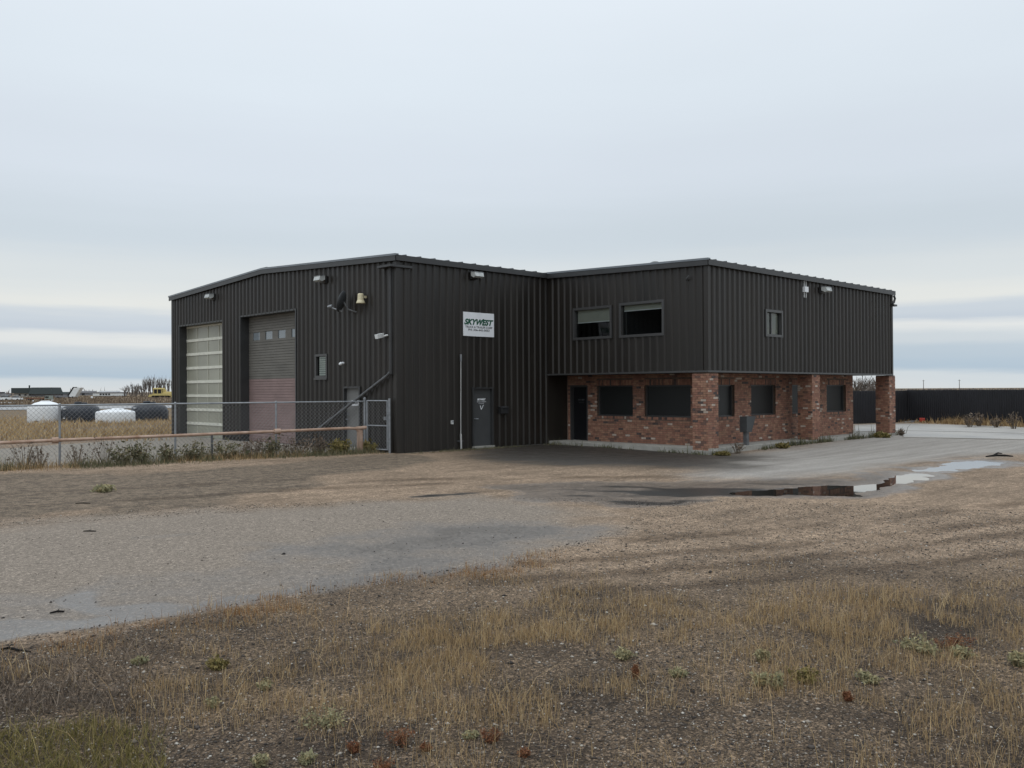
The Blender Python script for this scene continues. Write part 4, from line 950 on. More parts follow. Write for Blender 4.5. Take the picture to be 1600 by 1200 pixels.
# black sheet fence on the right
bf = thing('sheet_metal_fence', G(1417, 659), 'tall black corrugated sheet fence behind the concrete apron', 'fence')
def sheet_run(A, B, h):
    A = np.array(A, float); B = np.array(B, float); A[2] = B[2] = 0; Ln = np.linalg.norm(B-A); u = (B-A)/Ln; n = np.array((-u[1], u[0], 0)); n = n if n@(CAM-A) > 0 else -n
    k = 0; wdt = .9
    while k*wdt < Ln:
        m_ = MB(); a0 = k*wdt; nn = 6; dz = random.uniform(-.012, .012)
        for j in range(nn):
            for (f0, o0), (f1, o1) in zip([(0, 0), (.6, 0), (.7, .025), (.9, .025)], [(.6, 0), (.7, .025), (.9, .025), (1, 0)]):
                p_, q_ = A+u*(a0+(j+f0)*wdt/nn)+n*o0, A+u*(a0+(j+f1)*wdt/nn)+n*o1
                m_.quad(p_+(0, 0, -.05), q_+(0, 0, -.05), q_+(0, 0, h+dz), p_+(0, 0, h+dz))
        m_.build('sheet', M['black_sheet'], bf); k += 1
    m_ = MB(); P_ = lambda a, d, z: A+u*a+n*d+np.array((0, 0, z))
    m_.hexa([P_(0, -.08, h-.02), P_(Ln, -.08, h-.02), P_(Ln, -.005, h-.02), P_(0, -.005, h-.02), P_(0, -.08, h+.035), P_(Ln, -.08, h+.035), P_(Ln, -.005, h+.035), P_(0, -.005, h+.035)]); m_.build('top_rail', M['black_sheet'], bf)
    for k in range(int(Ln/2.7)+1):
        m_ = MB(); m_.hexa([P_(k*2.7, -.2, -.1), P_(k*2.7+.1, -.2, -.1), P_(k*2.7+.1, -.09, -.1), P_(k*2.7, -.09, -.1), P_(k*2.7, -.2, h), P_(k*2.7+.1, -.2, h), P_(k*2.7+.1, -.09, h), P_(k*2.7, -.09, h)]); m_.build('post', M['black_sheet'], bf)
M['black_sheet'] = mat('black_sheet', (.016, .016, .019), rough=.5, spec=.4, var=.2, vscale=1)
cA = G(1417, 659); sheet_run(G(1200, 668), cA, 1.83); sheet_run(cA+(0, 0, 0), G(2000, 684), 1.86)

# ------------------------------------------------------------------ vegetation generators
def blade_mesh(name, P, h, wd, tint, matl, lean=.25, parent=None, bend=.5):
    """P (n,3) bases; each blade a bent strip of one quad and one tip triangle"""
    n = len(P); az = rng.random(n)*2*math.pi; la = rng.random(n)*2*math.pi; ln = rng.normal(0, 1, n)*lean
    side = np.stack([np.cos(az), np.sin(az), np.zeros(n)], 1)*wd[:, None]*.5
    ld = np.stack([np.cos(la), np.sin(la), np.zeros(n)], 1)*(ln*h)[:, None]
    up = np.zeros((n, 3)); up[:, 2] = h
    mid_ = P+up*.55+ld*(.55*(1-bend)); tip = P+up+ld
    V = np.stack([P-side, P+side, mid_+side*.8, mid_-side*.8, tip], 1).reshape(-1, 3)
    b0 = np.arange(n)*5
    Fq = np.concatenate([np.stack([b0, b0+1, b0+2], 1), np.stack([b0, b0+2, b0+3], 1), np.stack([b0+3, b0+2, b0+4], 1)])
    return np_mesh(name, V, Fq, matl, parent, attrs={'tint': ('FLOAT', np.repeat(np.clip(tint, 0, 1), 5))})
def leaf_mesh(name, P, sz, tint, matl, parent=None, flat=0.0):
    n = len(P); a = rng.normal(0, 1, (n, 3)); a[:, 2] *= (1-flat); a /= np.linalg.norm(a, axis=1)[:, None]; b = np.cross(a, rng.normal(0, 1, (n, 3))); b /= np.linalg.norm(b, axis=1)[:, None]
    a = a*sz[:, None]; b = b*sz[:, None]*.42
    V = np.stack([P-a, P-b, P+a, P+b], 1).reshape(-1, 3); b0 = np.arange(n)*4
    return np_mesh(name, V, np.stack([b0, b0+1, b0+2, b0+3], 1), matl, parent, attrs={'tint': ('FLOAT', np.repeat(np.clip(tint, 0, 1), 4))})
def G_arr(px, py):
    d = FW[None]*F_PX+RT[None]*(px-800)[:, None]-UP[None]*(py-600)[:, None]; t = -CAM[2]/d[:, 2]; P = CAM[None]+t[:, None]*d
    P[:, 2] = gz(P[:, 0], P[:, 1])-.004; return P
V_DRY = attr_ramp_mat('dry_straw', [(.14, .085, .042), (.33, .222, .112), (.48, .345, .18), (.54, .43, .26)], trans=.2)
V_RUST = attr_ramp_mat('rusty_grass', [(.14, .06, .025), (.28, .14, .05), (.40, .24, .10)], trans=.2)
V_OLIVE = attr_ramp_mat('olive_grass', [(.055, .055, .018), (.13, .115, .035), (.24, .19, .07), (.32, .25, .12)], trans=.2)
V_GREEN = attr_ramp_mat('weed_green', [(.055, .058, .034), (.105, .108, .058), (.17, .155, .09), (.27, .215, .135)], trans=.2)
V_BROWN = attr_ramp_mat('weed_brown', [(.075, .058, .045), (.145, .112, .086), (.23, .18, .135)], trans=.1)
V_PALE = attr_ramp_mat('pale_weed', [(.12, .12, .07), (.24, .235, .135), (.36, .325, .19), (.42, .33, .17)], trans=.25)
V_RED = attr_ramp_mat('red_weed', [(.10, .042, .024), (.19, .078, .038), (.28, .135, .065)], trans=.2)
V_STONE = attr_ramp_mat('loose_stones', [(.022, .020, .019), (.06, .05, .043), (.13, .108, .088), (.22, .185, .15), (.46, .43, .38)], rough=.75)

# loose stones of the gravel
n = 150000; r_ = 3.6+rng.random(n)**1.2*13; th = yaw+(rng.random(n)-.5)*math.radians(74)
sx, sy = CAM[0]+r_*np.cos(th), CAM[1]+r_*np.sin(th); dens = .45+.9*(fbm(sx*.9, sy*.9, 3)-.3)
lane_p = px_poly((-500, 1090), (-500, 850), (0, 822), (380, 800), (720, 774), (1000, 790), (980, 825), (840, 866), (690, 892), (480, 925), (300, 955), (0, 1005))
keep = (rng.random(n) < dens)*((sdf(lane_p, sx, sy) < .05) | (rng.random(n) < .05)) > 0
sx, sy, r_ = sx[keep], sy[keep], r_[keep]; n = len(sx)
sz = np.exp(rng.normal(math.log(.0052), .38, n))*(1+r_*.012); P = np.stack([sx, sy, gz(sx, sy)+sz*.22], 1)
octv = np.array([(1, 0, 0), (0, 1, 0), (-1, 0, 0), (0, -1, 0), (0, 0, .62), (0, 0, -.62)], float); octf = np.array([(0, 1, 4), (1, 2, 4), (2, 3, 4), (3, 0, 4), (1, 0, 5), (2, 1, 5), (3, 2, 5), (0, 3, 5)])
jit = 1+rng.normal(0, .22, (n, 6, 1)); a = rng.random(n)*6.28; ca, sa = np.cos(a), np.sin(a)
V = octv[None]*jit*sz[:, None, None]; V = np.stack([V[..., 0]*ca[:, None]*1.25-V[..., 1]*sa[:, None], V[..., 0]*sa[:, None]*1.25+V[..., 1]*ca[:, None], V[..., 2]], -1)+P[:, None]
tint = np.clip(rng.beta(1.05, 1.5, n)+(rng.random(n) < .035)*.6, 0, 1)
o = np_mesh('loose_gravel', V.reshape(-1, 3), (octf[None]+6*np.arange(n)[:, None, None]).reshape(-1, 3), V_STONE, attrs={'tint': ('FLOAT', np.repeat(tint, 6))})
tag(o, 'loose dark and pale pebbles scattered over the foreground', 'gravel', kind='stuff')

# dry grass of the foreground
def lane_edge_y(x): return np.interp(x, [-300, 0, 160, 300, 400, 480, 600, 690, 770, 840, 910, 980], [1055, 1005, 986, 956, 939, 926, 906, 893, 881, 867, 846, 826])
n = 330000; px = rng.uniform(-350, 1950, n); py = rng.uniform(858, 1290, n); P = G_arr(px, py)
nz_ = fbm(P[:, 0]*1.1, P[:, 1]*1.1, 4); nz3 = fbm(P[:, 0]*4+9, P[:, 1]*4, 3)
yc = np.interp(px, [-300, 480, 620, 900, 1200, 1500, 1900], [1010, 1000, 985, 985, 968, 965, 960])
de = py-lane_edge_y(px)
dn = .05*(py > 900)*sstep(250, 600, px)+.62*np.exp(-((py-yc)/np.where(py < yc, 52, 44))**2)*sstep(470, 720, px)*(1-.45*sstep(1250, 1500, px))
dn = dn+.85*np.exp(-((de-10)/17)**2)*sstep(240, 420, px)*(1-sstep(820, 900, px))*(de > -6)+.12*np.exp(-((de-25)/40)**2)*(px < 500)*(de > -4)+.18*sstep(1180, 1060, py)*sstep(1000, 1040, py)
dn = dn*sstep(.42, .60, nz_)*1.15*(.25+1.5*sstep(.35, .65, nz3))*(de > -8)
kp = rng.random(n) < dn; P = P[kp]; px, py, de = px[kp], py[kp], de[kp]; n = len(P); dist = np.hypot(P[:, 0]-CAM[0], P[:, 1]-CAM[1])
hh = np.exp(rng.normal(math.log(.072), .5, n))*np.where(de < 40, .7, 1.0); rust = (np.exp(-((de-12)/22)**2) > rng.random(n)*1.3)
for flag, nm, mt, lb in ((False, 'dry_grass', V_DRY, 'sparse straw-coloured grass standing in the foreground gravel'), (True, 'lane_edge_grass', V_RUST, 'orange-brown tufts of grass along the lower edge of the lane')):
    k = rust == flag
    tag(blade_mesh(nm, P[k], hh[k], .0014+.00024*dist[k], rng.beta(1.8, 1.8, k.sum()), mt, lean=np.where(rng.random(k.sum()) < .35, 1.1, .35)), lb, 'grass', kind='stuff')
# olive mat in the lower left corner
n = 26000; px = rng.uniform(-420, 260, n); py = rng.uniform(1075, 1400, n); P = G_arr(px, py); nz_ = fbm(P[:, 0]*1.6, P[:, 1]*1.6, 4)
kp = rng.random(n) < sstep(0, 1, (py-1105-np.clip(px-120, 0, 400)*.55)/45+(nz_-.5)*4); P = P[kp]; n = len(P)
tag(blade_mesh('olive_grass', P, np.exp(rng.normal(math.log(.055), .45, n)), np.full(n, .0042), rng.beta(2, 2, n), V_OLIVE, lean=.9, bend=.2), 'matted olive green grass in the lower left corner', 'grass', kind='stuff')
# leaf litter tufts, brownish, left of the foreground
n = 9000; px = rng.uniform(-250, 420, n); py = rng.uniform(1000, 1120, n); P = G_arr(px, py); nz_ = fbm(P[:, 0]*1.3+20, P[:, 1]*1.3, 4)
kp = (rng.random(n) < sstep(.48, .62, nz_)*(1-sstep(120, 420, px))) & (py > lane_edge_y(px)+6); P = P[kp]; n = len(P)
tag(blade_mesh('brown_ground_cover', P, np.exp(rng.normal(math.log(.04), .4, n)), np.full(n, .006), rng.random(n), V_BROWN, lean=1.0, bend=.2), 'low brown dead ground cover below the lane at left', 'ground cover', kind='stuff')

# strip of weeds along the chain link fence
n = 15000; s_ = rng.uniform(-.2, 14.8, n); off = rng.normal(.45, .55, n); nF = np.array((FD[1], -FD[0], 0)); nF = nF if nF@(CAM-FA) > 0 else -nF
P = FA[None]+FD[None]*s_[:, None]+nF[None]*off[:, None]; nz_ = fbm(s_*.7, off*.9, 3); kp = rng.random(n) < .25+1.2*sstep(.38, .6, nz_); P, s_, off, nz_ = P[kp], s_[kp], off[kp], nz_[kp]
P[:, 2] = gz(P[:, 0], P[:, 1])-.01; n = len(P); hh = np.exp(rng.normal(math.log(.15), .45, n))*np.exp(-np.clip(off-.6, 0, 2)*1.2)
sel = rng.random(n) < sstep(.3, .7, nz_+.12*np.sin(s_*1.1)+.02)
tag(blade_mesh('fence_line_weeds', P[sel], hh[sel]*1.15, np.full(sel.sum(), .014), rng.beta(1.6, 1.8, sel.sum()), V_GREEN, lean=.5), 'green weeds growing in a strip along the chain link fence', 'weeds', kind='stuff')
tag(blade_mesh('fence_line_grass', P[~sel], hh[~sel], np.full((~sel).sum(), .011), rng.beta(1.5, 2.2, (~sel).sum()), V_DRY, lean=.45), 'dry tan grass between the weeds along the chain link fence', 'grass', kind='stuff')
# weeds along the foundations
n = 3600; t_ = rng.random(n); side = rng.random(n) < .3
X_ = np.where(side, L1-.10-np.abs(rng.normal(0, .12, n)), L1+t_*(X2-L1+.7)); Y_ = np.where(side, -.3-t_*(L2-.2), -L2-.10-np.abs(rng.normal(0, .14, n)))
nz_ = fbm(X_*1.3, Y_*1.3, 3); kp = rng.random(n) < sstep(.35, .62, nz_)*np.where(side, .5, 1); P = np.stack([X_, Y_, gz(X_, Y_)-.01], 1)[kp]; n = len(P)
tag(blade_mesh('foundation_weeds', P, np.exp(rng.normal(math.log(.13), .45, n))*np.where(P[:, 0] > 12, 1.25, .8), np.full(n, .02), rng.beta(1.4, 2.5, n), V_GREEN, lean=.5), 'dark green weeds along the office slab edge', 'weeds', kind='stuff')
n = 2600; X_ = rng.uniform(.1, L1, n); Y_ = -.06-np.abs(rng.normal(0, .25, n)); kp = rng.random(n) < sstep(.35, .6, fbm(X_, Y_*2, 3)); P = np.stack([X_, Y_, gz(X_, Y_)-.01], 1)[kp]; n = len(P)
tag(blade_mesh('wall_base_weeds', P, np.exp(rng.normal(math.log(.055), .4, n)), np.full(n, .012), rng.beta(1.5, 1.8, n), V_GREEN, lean=.6), 'short weeds at the base of the shop side wall', 'weeds', kind='stuff')
# dry grass at the black fence
n = 5200; a_ = rng.random(n); A = G(1417, 659); B = G(2000, 684); P = A[None]+(B-A)[None]*a_[:, None]; nb = np.array((-(B-A)[1], (B-A)[0], 0)); nb /= np.linalg.norm(nb); nb = nb if nb@(CAM-A) > 0 else -nb
P = P+nb[None]*np.abs(rng.normal(.25, .5, n))[:, None]; P[:, 2] = gz(P[:, 0], P[:, 1]); d_ = np.linalg.norm(P-A, axis=1)
kp = rng.random(n) < np.where(d_ > 3.2, 1, .25); P = P[kp]; d_ = d_[kp]; n = len(P)
tag(blade_mesh('fence_base_grass', P, np.exp(rng.normal(math.log(.26), .35, n))*np.where(d_ > 3.2, 1, .5), np.full(n, .028), rng.beta(1.4, 2.4, n), V_DRY, lean=.4), 'dry brown grass at the foot of the black sheet fence', 'grass', kind='stuff')
# tan grass before and around the tanks, far tall grass
n = 16000; px = rng.uniform(-120, 300, n); py = rng.uniform(651, 689, n); P = G_arr(px, py); kp = ~((P[:, 0] > -.3) & (P[:, 1] < W+.4)); P = P[kp]; n = len(P); nz_ = fbm(P[:, 0]*.25, P[:, 1]*.25, 3)
kp = rng.random(n) < sstep(.3, .6, nz_); P = P[kp]; n = len(P)
tag(blade_mesh('field_grass', P, np.exp(rng.normal(math.log(.22), .35, n)), np.full(n, .035), rng.beta(2.2, 1.8, n), V_DRY, lean=.5), 'tan dry grass in front of the plastic tanks', 'grass', kind='stuff')
V_FARG = attr_ramp_mat('far_grass', [(.10, .075, .055), (.18, .135, .095), (.27, .21, .145)])
n = 9000; px = rng.uniform(-250, 420, n); py = 619.3+rng.random(n)**1.3*14; py = py+np.interp(px, [0, 270], [1.8, -.6]); P = G_arr(px, py); P[:, 2] = 0; n = len(P)
dd = np.hypot(P[:, 0]-CAM[0], P[:, 1]-CAM[1]); nz_ = fbm(P[:, 0]*.03, P[:, 1]*.03, 3); kp = rng.random(n) < sstep(.3, .55, nz_); P, dd = P[kp], dd[kp]; n = len(P)
tag(blade_mesh('tall_field_grass', P, np.exp(rng.normal(math.log(.42), .3, n)), .0011*dd, rng.beta(1.6, 2.2, n), V_FARG, lean=.2), 'tall brown grass of the far field left of the shop', 'grass', kind='stuff')
n = 7000; th = yaw+(rng.random(n)-.5)*math.radians(84); dd = rng.uniform(700, 1500, n); P = np.stack([CAM[0]+dd*np.cos(th), CAM[1]+dd*np.sin(th), np.zeros(n)], 1)
nz_ = fbm(th*40, dd*.002, 3); hh = np.exp(rng.normal(math.log(3.2), .4, n))*sstep(.25, .65, nz_)
V_FAR = attr_ramp_mat('far_brush', [(.10, .085, .08), (.16, .14, .13), (.22, .19, .17)])
tag(blade_mesh('distant_brush', P, hh*np.where(th > yaw, .9, .28)+.3, .0011*dd, rng.random(n), V_FAR, lean=.25), 'far-off grey brush along the horizon', 'brush', kind='stuff')

# single weeds ----------------------------------------------------
def weed(xp, yp, wpx, hpx, style, label, name='weed', at=None, group=None):
    q = G(xp, yp) if at is None else np.array(at, float); q[2] = float(gz(q[0], q[1])); dist = np.linalg.norm(q-CAM); k = dist/F_PX; rw, hgt_ = wpx*k*.46, hpx*k*.88
    t = thing(name, q, label, 'weed', group)
    n_st = 14 if style in ('mound', 'red') else 22; m_ = MB(); tips = []
    for i in range(n_st):
        a = random.uniform(0, 6.28); rr = rw*math.sqrt(random.random()); zz = hgt_*random.uniform(.45, 1.0)*(1-.35*(rr/rw)**2)
        b = q+np.array((math.cos(a)*rr*.25, math.sin(a)*rr*.25, -.01)); e = q+np.array((math.cos(a)*rr, math.sin(a)*rr, zz)); md = (b+e)/2+np.array((0, 0, zz*.12))
        m_.tube([b, md, e], [.0022+k*.25, .0016+k*.2, .001+k*.1], 3, cap=False); tips.append((b, md, e))
    m_.build('stems', V_STEM, t)
    nl = int({'mound': 520, 'red': 620, 'stalk': 150, 'bush': 460, 'green': 700, 'bush_brown': 500}[style])
    P = []
    for i in range(nl):
        b, md, e = tips[i % n_st]; f = random.uniform(.2, 1.05) if style != 'stalk' else random.uniform(.45, 1.05)
        p_ = (b+(md-b)*f*2 if f < .5 else md+(e-md)*(f-.5)*2); P.append(p_+rng.normal(0, 1, 3)*np.array((rw, rw, hgt_*.6))*(.17 if style in ('mound', 'green') else .13 if style != 'stalk' else .06))
    P = np.array(P); P[:, 2] = np.maximum(P[:, 2], q[2]+.003)
    szb = {'mound': 2.3, 'red': 1.5, 'stalk': 1.4, 'bush': 1.9, 'green': 2.2, 'bush_brown': 1.6}[style]*k
    mt = {'mound': V_PALE, 'red': V_RED, 'stalk': V_BROWN, 'bush': V_GREEN, 'green': V_OLIVE, 'bush_brown': V_BROWN}[style]
    leaf_mesh('foliage', P, np.exp(rng.normal(math.log(szb), .35, nl)), np.clip(rng.normal(.5, .25, nl)+(P[:, 2]-q[2])/hgt_*.15-.05, 0, 1), mt, t)
    return t
V_STEM = mat('weed_stem', (.13, .10, .07), rough=.9, var=.3)
for a in ((505, 1133, 78, 26, 'mound', 'wide pale green weed low in the foreground, left of centre'), (975, 1030, 36, 20, 'mound', 'pale green weed tuft above the small rust-coloured weed'),
          (992, 1062, 14, 30, 'red', 'small upright rust-coloured weed right of centre'), (1058, 1056, 34, 14, 'mound', 'pale flattened weed between the rusty weed and the yellow ones'),
          (1190, 1034, 24, 22, 'mound', 'bright yellow-green weed, uppermost of the right-hand cluster'), (1188, 1068, 40, 20, 'mound', 'grey-green weed below the bright yellow-green one'),
          (1217, 1076, 26, 28, 'mound', 'yellow weed at the lower edge of the right-hand cluster'), (1258, 1064, 54, 22, 'green', 'dark green grassy weed in the right-hand cluster'),
          (1357, 1064, 34, 18, 'mound', 'yellowish weed right of the dark green grassy weed'), (1325, 1092, 18, 16, 'red', 'little orange weed below the yellowish weed'),
          (1440, 1016, 60, 26, 'mound', 'tan and yellow weed clump near the right edge'), (1490, 1012, 56, 26, 'red', 'reddish brown weed clump near the right edge'), (1503, 1026, 30, 20, 'mound', 'pale yellow weed tuft below the reddish brown clump'),
          (1592, 1040, 26, 24, 'mound', 'pale weed cut by the right frame edge'), (415, 1078, 22, 16, 'mound', 'small round pale weed above the wide pale green one'),
          (331, 1108, 22, 18, 'mound', 'small yellowish weed left of the wide pale green one'), (341, 1046, 34, 20, 'green', 'green weed just below the lane edge at left'),
          (217, 1042, 22, 14, 'mound', 'tiny yellow weed below the lane at far left'), (625, 1166, 54, 34, 'red', 'largest rust-red weed at the bottom'),
          (553, 1178, 26, 20, 'red', 'rust-red weed left of the largest one'), (664, 1176, 20, 16, 'red', 'small rust-red weed right of the largest one'),
          (768, 1160, 34, 24, 'red', 'orange-red weed at the bottom, farthest right of the red ones'), (735, 1155, 26, 12, 'mound', 'pale sprig beside the orange-red weed'), (405, 1200, 28, 22, 'mound', 'pale green weed at the bottom frame edge'),
          (480, 1194, 30, 18, 'mound', 'cream-green weed at the bottom between the red and pale ones'), (600, 1205, 40, 20, 'red', 'dull red weed cut by the bottom frame edge'), (818, 1184, 24, 16, 'red', 'faint brown-red weed at the bottom centre'),
          (160, 769, 32, 12, 'mound', 'pale weed in the dirt before the fence-line weeds')):
    weed(*a)
def fw_pt(xp, off): 
    q = on_line(xp, off); return q
for xp, off, wpx, hpx, st, lb in ((38, .25, 50, 50, 'stalk', 'bare stalky weed at the fence near the left edge'), (62, .35, 34, 40, 'stalk', 'thin dry weed left of the fence post'), (120, .3, 40, 42, 'stalk', 'grey stalky weed just right of the fence post'),
                                  (165, .3, 60, 54, 'stalk', 'tall grey-brown weed left of the dark green bush'), (190, .45, 50, 36, 'bush', 'low green weed bush left of the darkest one'), (222, .5, 46, 42, 'bush', 'darkest green weed bush on the fence line'),
                                  (262, .4, 44, 34, 'bush', 'green-brown weed bush right of the darkest one'), (305, .4, 60, 34, 'bush', 'green weed bush below the translucent door'), (352, .35, 56, 36, 'bush', 'leafy weed bush left of the fence coupling'),
                                  (395, .3, 50, 42, 'bush_brown', 'grey-brown weed bush just left of the fence coupling'), (425, .4, 44, 38, 'bush', 'dark weed bush under the fence coupling'), (462, .3, 64, 44, 'bush_brown', 'brown twiggy weed bush right of the fence coupling'),
                                  (500, .25, 50, 40, 'bush_brown', 'brown weed bush before the shop wall'), (532, .35, 44, 26, 'green', 'olive weed tuft left of the rusty end post'), (575, .3, 34, 20, 'green', 'olive weed tuft at the rusty end post')):
    weed(xp, 0, wpx, hpx, st, lb, name='fence_weed', at=fw_pt(xp, off))
for xp, yp, wpx, hpx, st, lb in ((1408, 681, 12, 13, 'stalk', 'dark weed at the far brick pier'), (1152, 703, 26, 26, 'stalk', 'stalky weed before the utility pedestal'), (1128, 706, 22, 7, 'green', 'small weed at the near pier footing'),
                                 (1222, 697, 22, 9, 'green', 'weed at the slab left of the middle pier'), (1378, 684, 24, 9, 'green', 'weed clump left of the far pier'),
                                 (1515, 668, 20, 26, 'stalk', 'grey weed standing against the black fence'), (1530, 667, 18, 26, 'stalk', 'taller grey weed against the black fence'), (1557, 669, 18, 20, 'stalk', 'short leaning weed against the black fence'), (1584, 671, 22, 32, 'stalk', 'tallest weed against the black fence, by the right edge')):
    weed(xp, yp, wpx, hpx, st, lb, name='base_weed')

# bare trees -------------------------------------------------------
def bare_tree_meshes(h, seed, spread=.5, r0=.02):
    rd = random.Random(seed); tm, bm_ = MB(), MB()
    def grow(p, d, ln, rad, lv):
        e = p+d*ln; mid = (p+e)/2+np.array([rd.uniform(-.06, .06)*ln for _ in range(3)])
        (tm if lv == 0 else bm_).tube([p, mid, e], [rad, rad*.85, rad*.65], 5 if lv == 0 else 3, cap=False)
        if lv >= 4: return
        for k in range(rd.choice((2, 3, 3)) if lv else 4):
            nd = d+np.array([rd.uniform(-spread, spread), rd.uniform(-spread, spread), rd.uniform(-.1, .35)]); nd /= np.linalg.norm(nd)
            st = p+(e-p)*rd.uniform(.45, 1.0) if k else e
            grow(st, nd, ln*rd.uniform(.55, .8), rad*.55, lv+1)
    for s in range(3): grow(np.array((rd.uniform(-.1, .1)*h, rd.uniform(-.1, .1)*h, -.1)), np.array((rd.uniform(-.2, .2), rd.uniform(-.2, .2), 1.)), h*.36, r0*h, 0)
    return tm, bm_
protos = []
for s in range(3):
    tm, bm_ = bare_tree_meshes(1.0, 40+s, .55 if s != 1 else .3, .030)
    pair = []
    for nm, b in (('trunk', tm), ('branches', bm_)):
        me = bpy.data.meshes.new(nm); me.from_pydata(b.v, [], b.f); me.materials.append(M['bark']); pair.append((nm, me))
    protos.append(pair)
def tree(q, h, s, label, group, wd=1.0):
    t = thing('bare_tree', (q[0], q[1], 0), label, 'tree', group); rz = random.uniform(0, 6.28)
    for nm, me in protos[s]:
        o = bpy.data.objects.new(nm, me); C.objects.link(o); o.parent = t; o.scale = (h*wd, h*wd, h*.85); o.rotation_euler = (0, 0, rz)
ORD = 'first second third fourth fifth sixth seventh eighth ninth tenth eleventh twelfth last'.split()
for i, (xp, hp, dd) in enumerate(((196, 12, 400), (204, 14, 420), (212, 15, 400), (219, 14, 430), (226, 21, 410), (231, 22, 420), (237, 22, 410), (242, 24, 400), (248, 21, 420), (254, 22, 430), (260, 22, 410), (266, 20, 420), (273, 22, 415))):
    q = at_dist(xp, 612, dd); tree(q, (hp+4)*1.45*dd/F_PX, 1 if xp > 222 else i % 3, ORD[i]+' leafless grey tree of the far row, counted from the left', 'bare trees in the far row', 1.0 if xp < 222 else .6)
for i, (xp, hp) in enumerate(((1339, 14), (1347, 17), (1355, 19), (1363, 18), (1371, 14))):
    q = at_dist(xp, 606, 105+i*3); tree(q, (hp+22)*1.55*107/F_PX, i % 3, ORD[i]+' leafless shrub from the left behind the black fence, seen under the carport', 'bare shrubs behind the fence', 1.1)

# ------------------------------------------------------------------ tanks
def tank(xc, yb, wpx, prof, matl, label, nm, lids, ribs=0, valve=None):
    q = G(xc, yb); k = np.linalg.norm(q-CAM)/F_PX; R = wpx*k/2; hd = (q-CAM)*np.array((1, 1, 0)); hd /= np.linalg.norm(hd); ctr = q+hd*R*.9; ctr[2] = -.02
    t = thing(nm, ctr, label, 'tank', 'plastic tanks on the field')
    m_ = MB(); m_.lathe(ctr, [(r_*R, z_*k) for r_, z_ in prof], 40); m_.build('shell', matl, t, smooth=True)
    for i in range(ribs):
        an = 2*math.pi*i/ribs; m_ = MB(); z1_ = [z_ for r_, z_ in prof if r_ > .97][-1]*k
        c0 = ctr+np.array((math.cos(an), math.sin(an), 0))*R; m_.tube([c0+(0, 0, .03), c0+(0, 0, z1_)], .022, 5); m_.build('rib', matl, t)
    for (dx, r_, z0_, z1_) in lids:
        m_ = MB(); m_.lathe(ctr+RT*dx*k, [(r_*k, z0_*k), (r_*k, z1_*k), (r_*k*.7, z1_*k+.03)], 14); m_.build('lid', matl, t)
    if valve is not None:
        v0 = ctr+RT*valve*k; v0 = ctr-np.array((FW[0], FW[1], 0))*R*math.sqrt(max(0, 1-(valve*k/R)**2))+RT*valve*k; v0[2] = .10
        m_ = MB(); m_.tube([v0+np.array((FW[0], FW[1], 0))*.1, v0-np.array((FW[0], FW[1], 0))*.14], .07, 8); m_.build('valve', M['tank_black'], t)
    return t, ctr, k, R
tank(71, 661, 46, [(.98, 0), (1, 1), (1, 22), (.99, 23), (.60, 28), (.30, 30), (.28, 30)], M['tank_white'], 'white plastic tank with a shallow cone top, leftmost', 'cone_top_tank', [(0, 7, 29, 30.5)], valve=0)
for xc, yb, lb in ((126.5, 660.5, 'black domed plastic tank between the two white tanks'), (233.5, 658.5, 'black domed plastic tank beside the shop wall')):
    t, ctr, k, R = tank(xc, yb, 52, [(.98, 0), (1, 1.5), (1, 12), (.985, 16), (.93, 20), (.84, 22.8), (.6, 24.5), (.3, 25), (.2, 25)], M['tank_black'], lb, 'domed_tank', [(0, 16, 24, 26), (-4, 5, 25, 29), (5, 4, 25, 28)], ribs=14)
    for z_ in (6, 19):
        c0 = ctr-RT*12*k-np.array((FW[0], FW[1], 0))*R*.90; c0[2] = z_*k; m_ = MB(); a_ = RT*2*k; m_.hexa([c0-a_+(0, 0, 0), c0+a_, c0+a_+np.array((FW[0], FW[1], 0))*.2, c0-a_+np.array((FW[0], FW[1], 0))*.2, c0-a_+(0, 0, .05), c0+a_+(0, 0, .05), c0+a_+np.array((FW[0], FW[1], 0))*.2+(0, 0, .05), c0-a_+np.array((FW[0], FW[1], 0))*.2+(0, 0, .05)]); m_.build('sticker', M['white'], t)
tank(180.5, 661, 53, [(.98, 0), (1, 1), (1, 15), (.97, 16.5), (.6, 19), (.25, 20), (.2, 20)], M['tank_white'], 'low wide white ribbed plastic tank between the black tanks', 'ribbed_tank', [(3, 9, 19, 20.5)], ribs=26, valve=-8)

# ------------------------------------------------------------------ far field things
def far_frame(xp, yp):
    q = G(xp, yp); q[2] = 0; k = np.linalg.norm(q-CAM)/F_PX; r = RT.copy(); r[2] = 0; r /= np.linalg.norm(r); f = np.array((FW[0], FW[1], 0)); f /= np.linalg.norm(f)
    return q, k, r, f
def fbox(m_, fr, x0, x1, z0, z1, d0, d1, sh=0.0, tp=0.0, m=0):      # px units sideways and up, metres deep; sh shifts, tp tapers the top
    q, k, r, f = fr; P = lambda x, d, z: q+r*x*k+f*d+np.array((0, 0, z*k))
    m_.hexa([P(x0, d0, z0), P(x1, d0, z0), P(x1, d1, z0), P(x0, d1, z0), P(x0+sh+tp, d0+tp*k, z1), P(x1+sh-tp, d0+tp*k, z1), P(x1+sh-tp, d1-tp*k, z1), P(x0+sh+tp, d1-tp*k, z1)], m)
def fpart(name, matl, parent, fr, *boxes):
    m_ = MB()
    for b in boxes: fbox(m_, fr, *b)
    return m_.build(name, matl, parent)
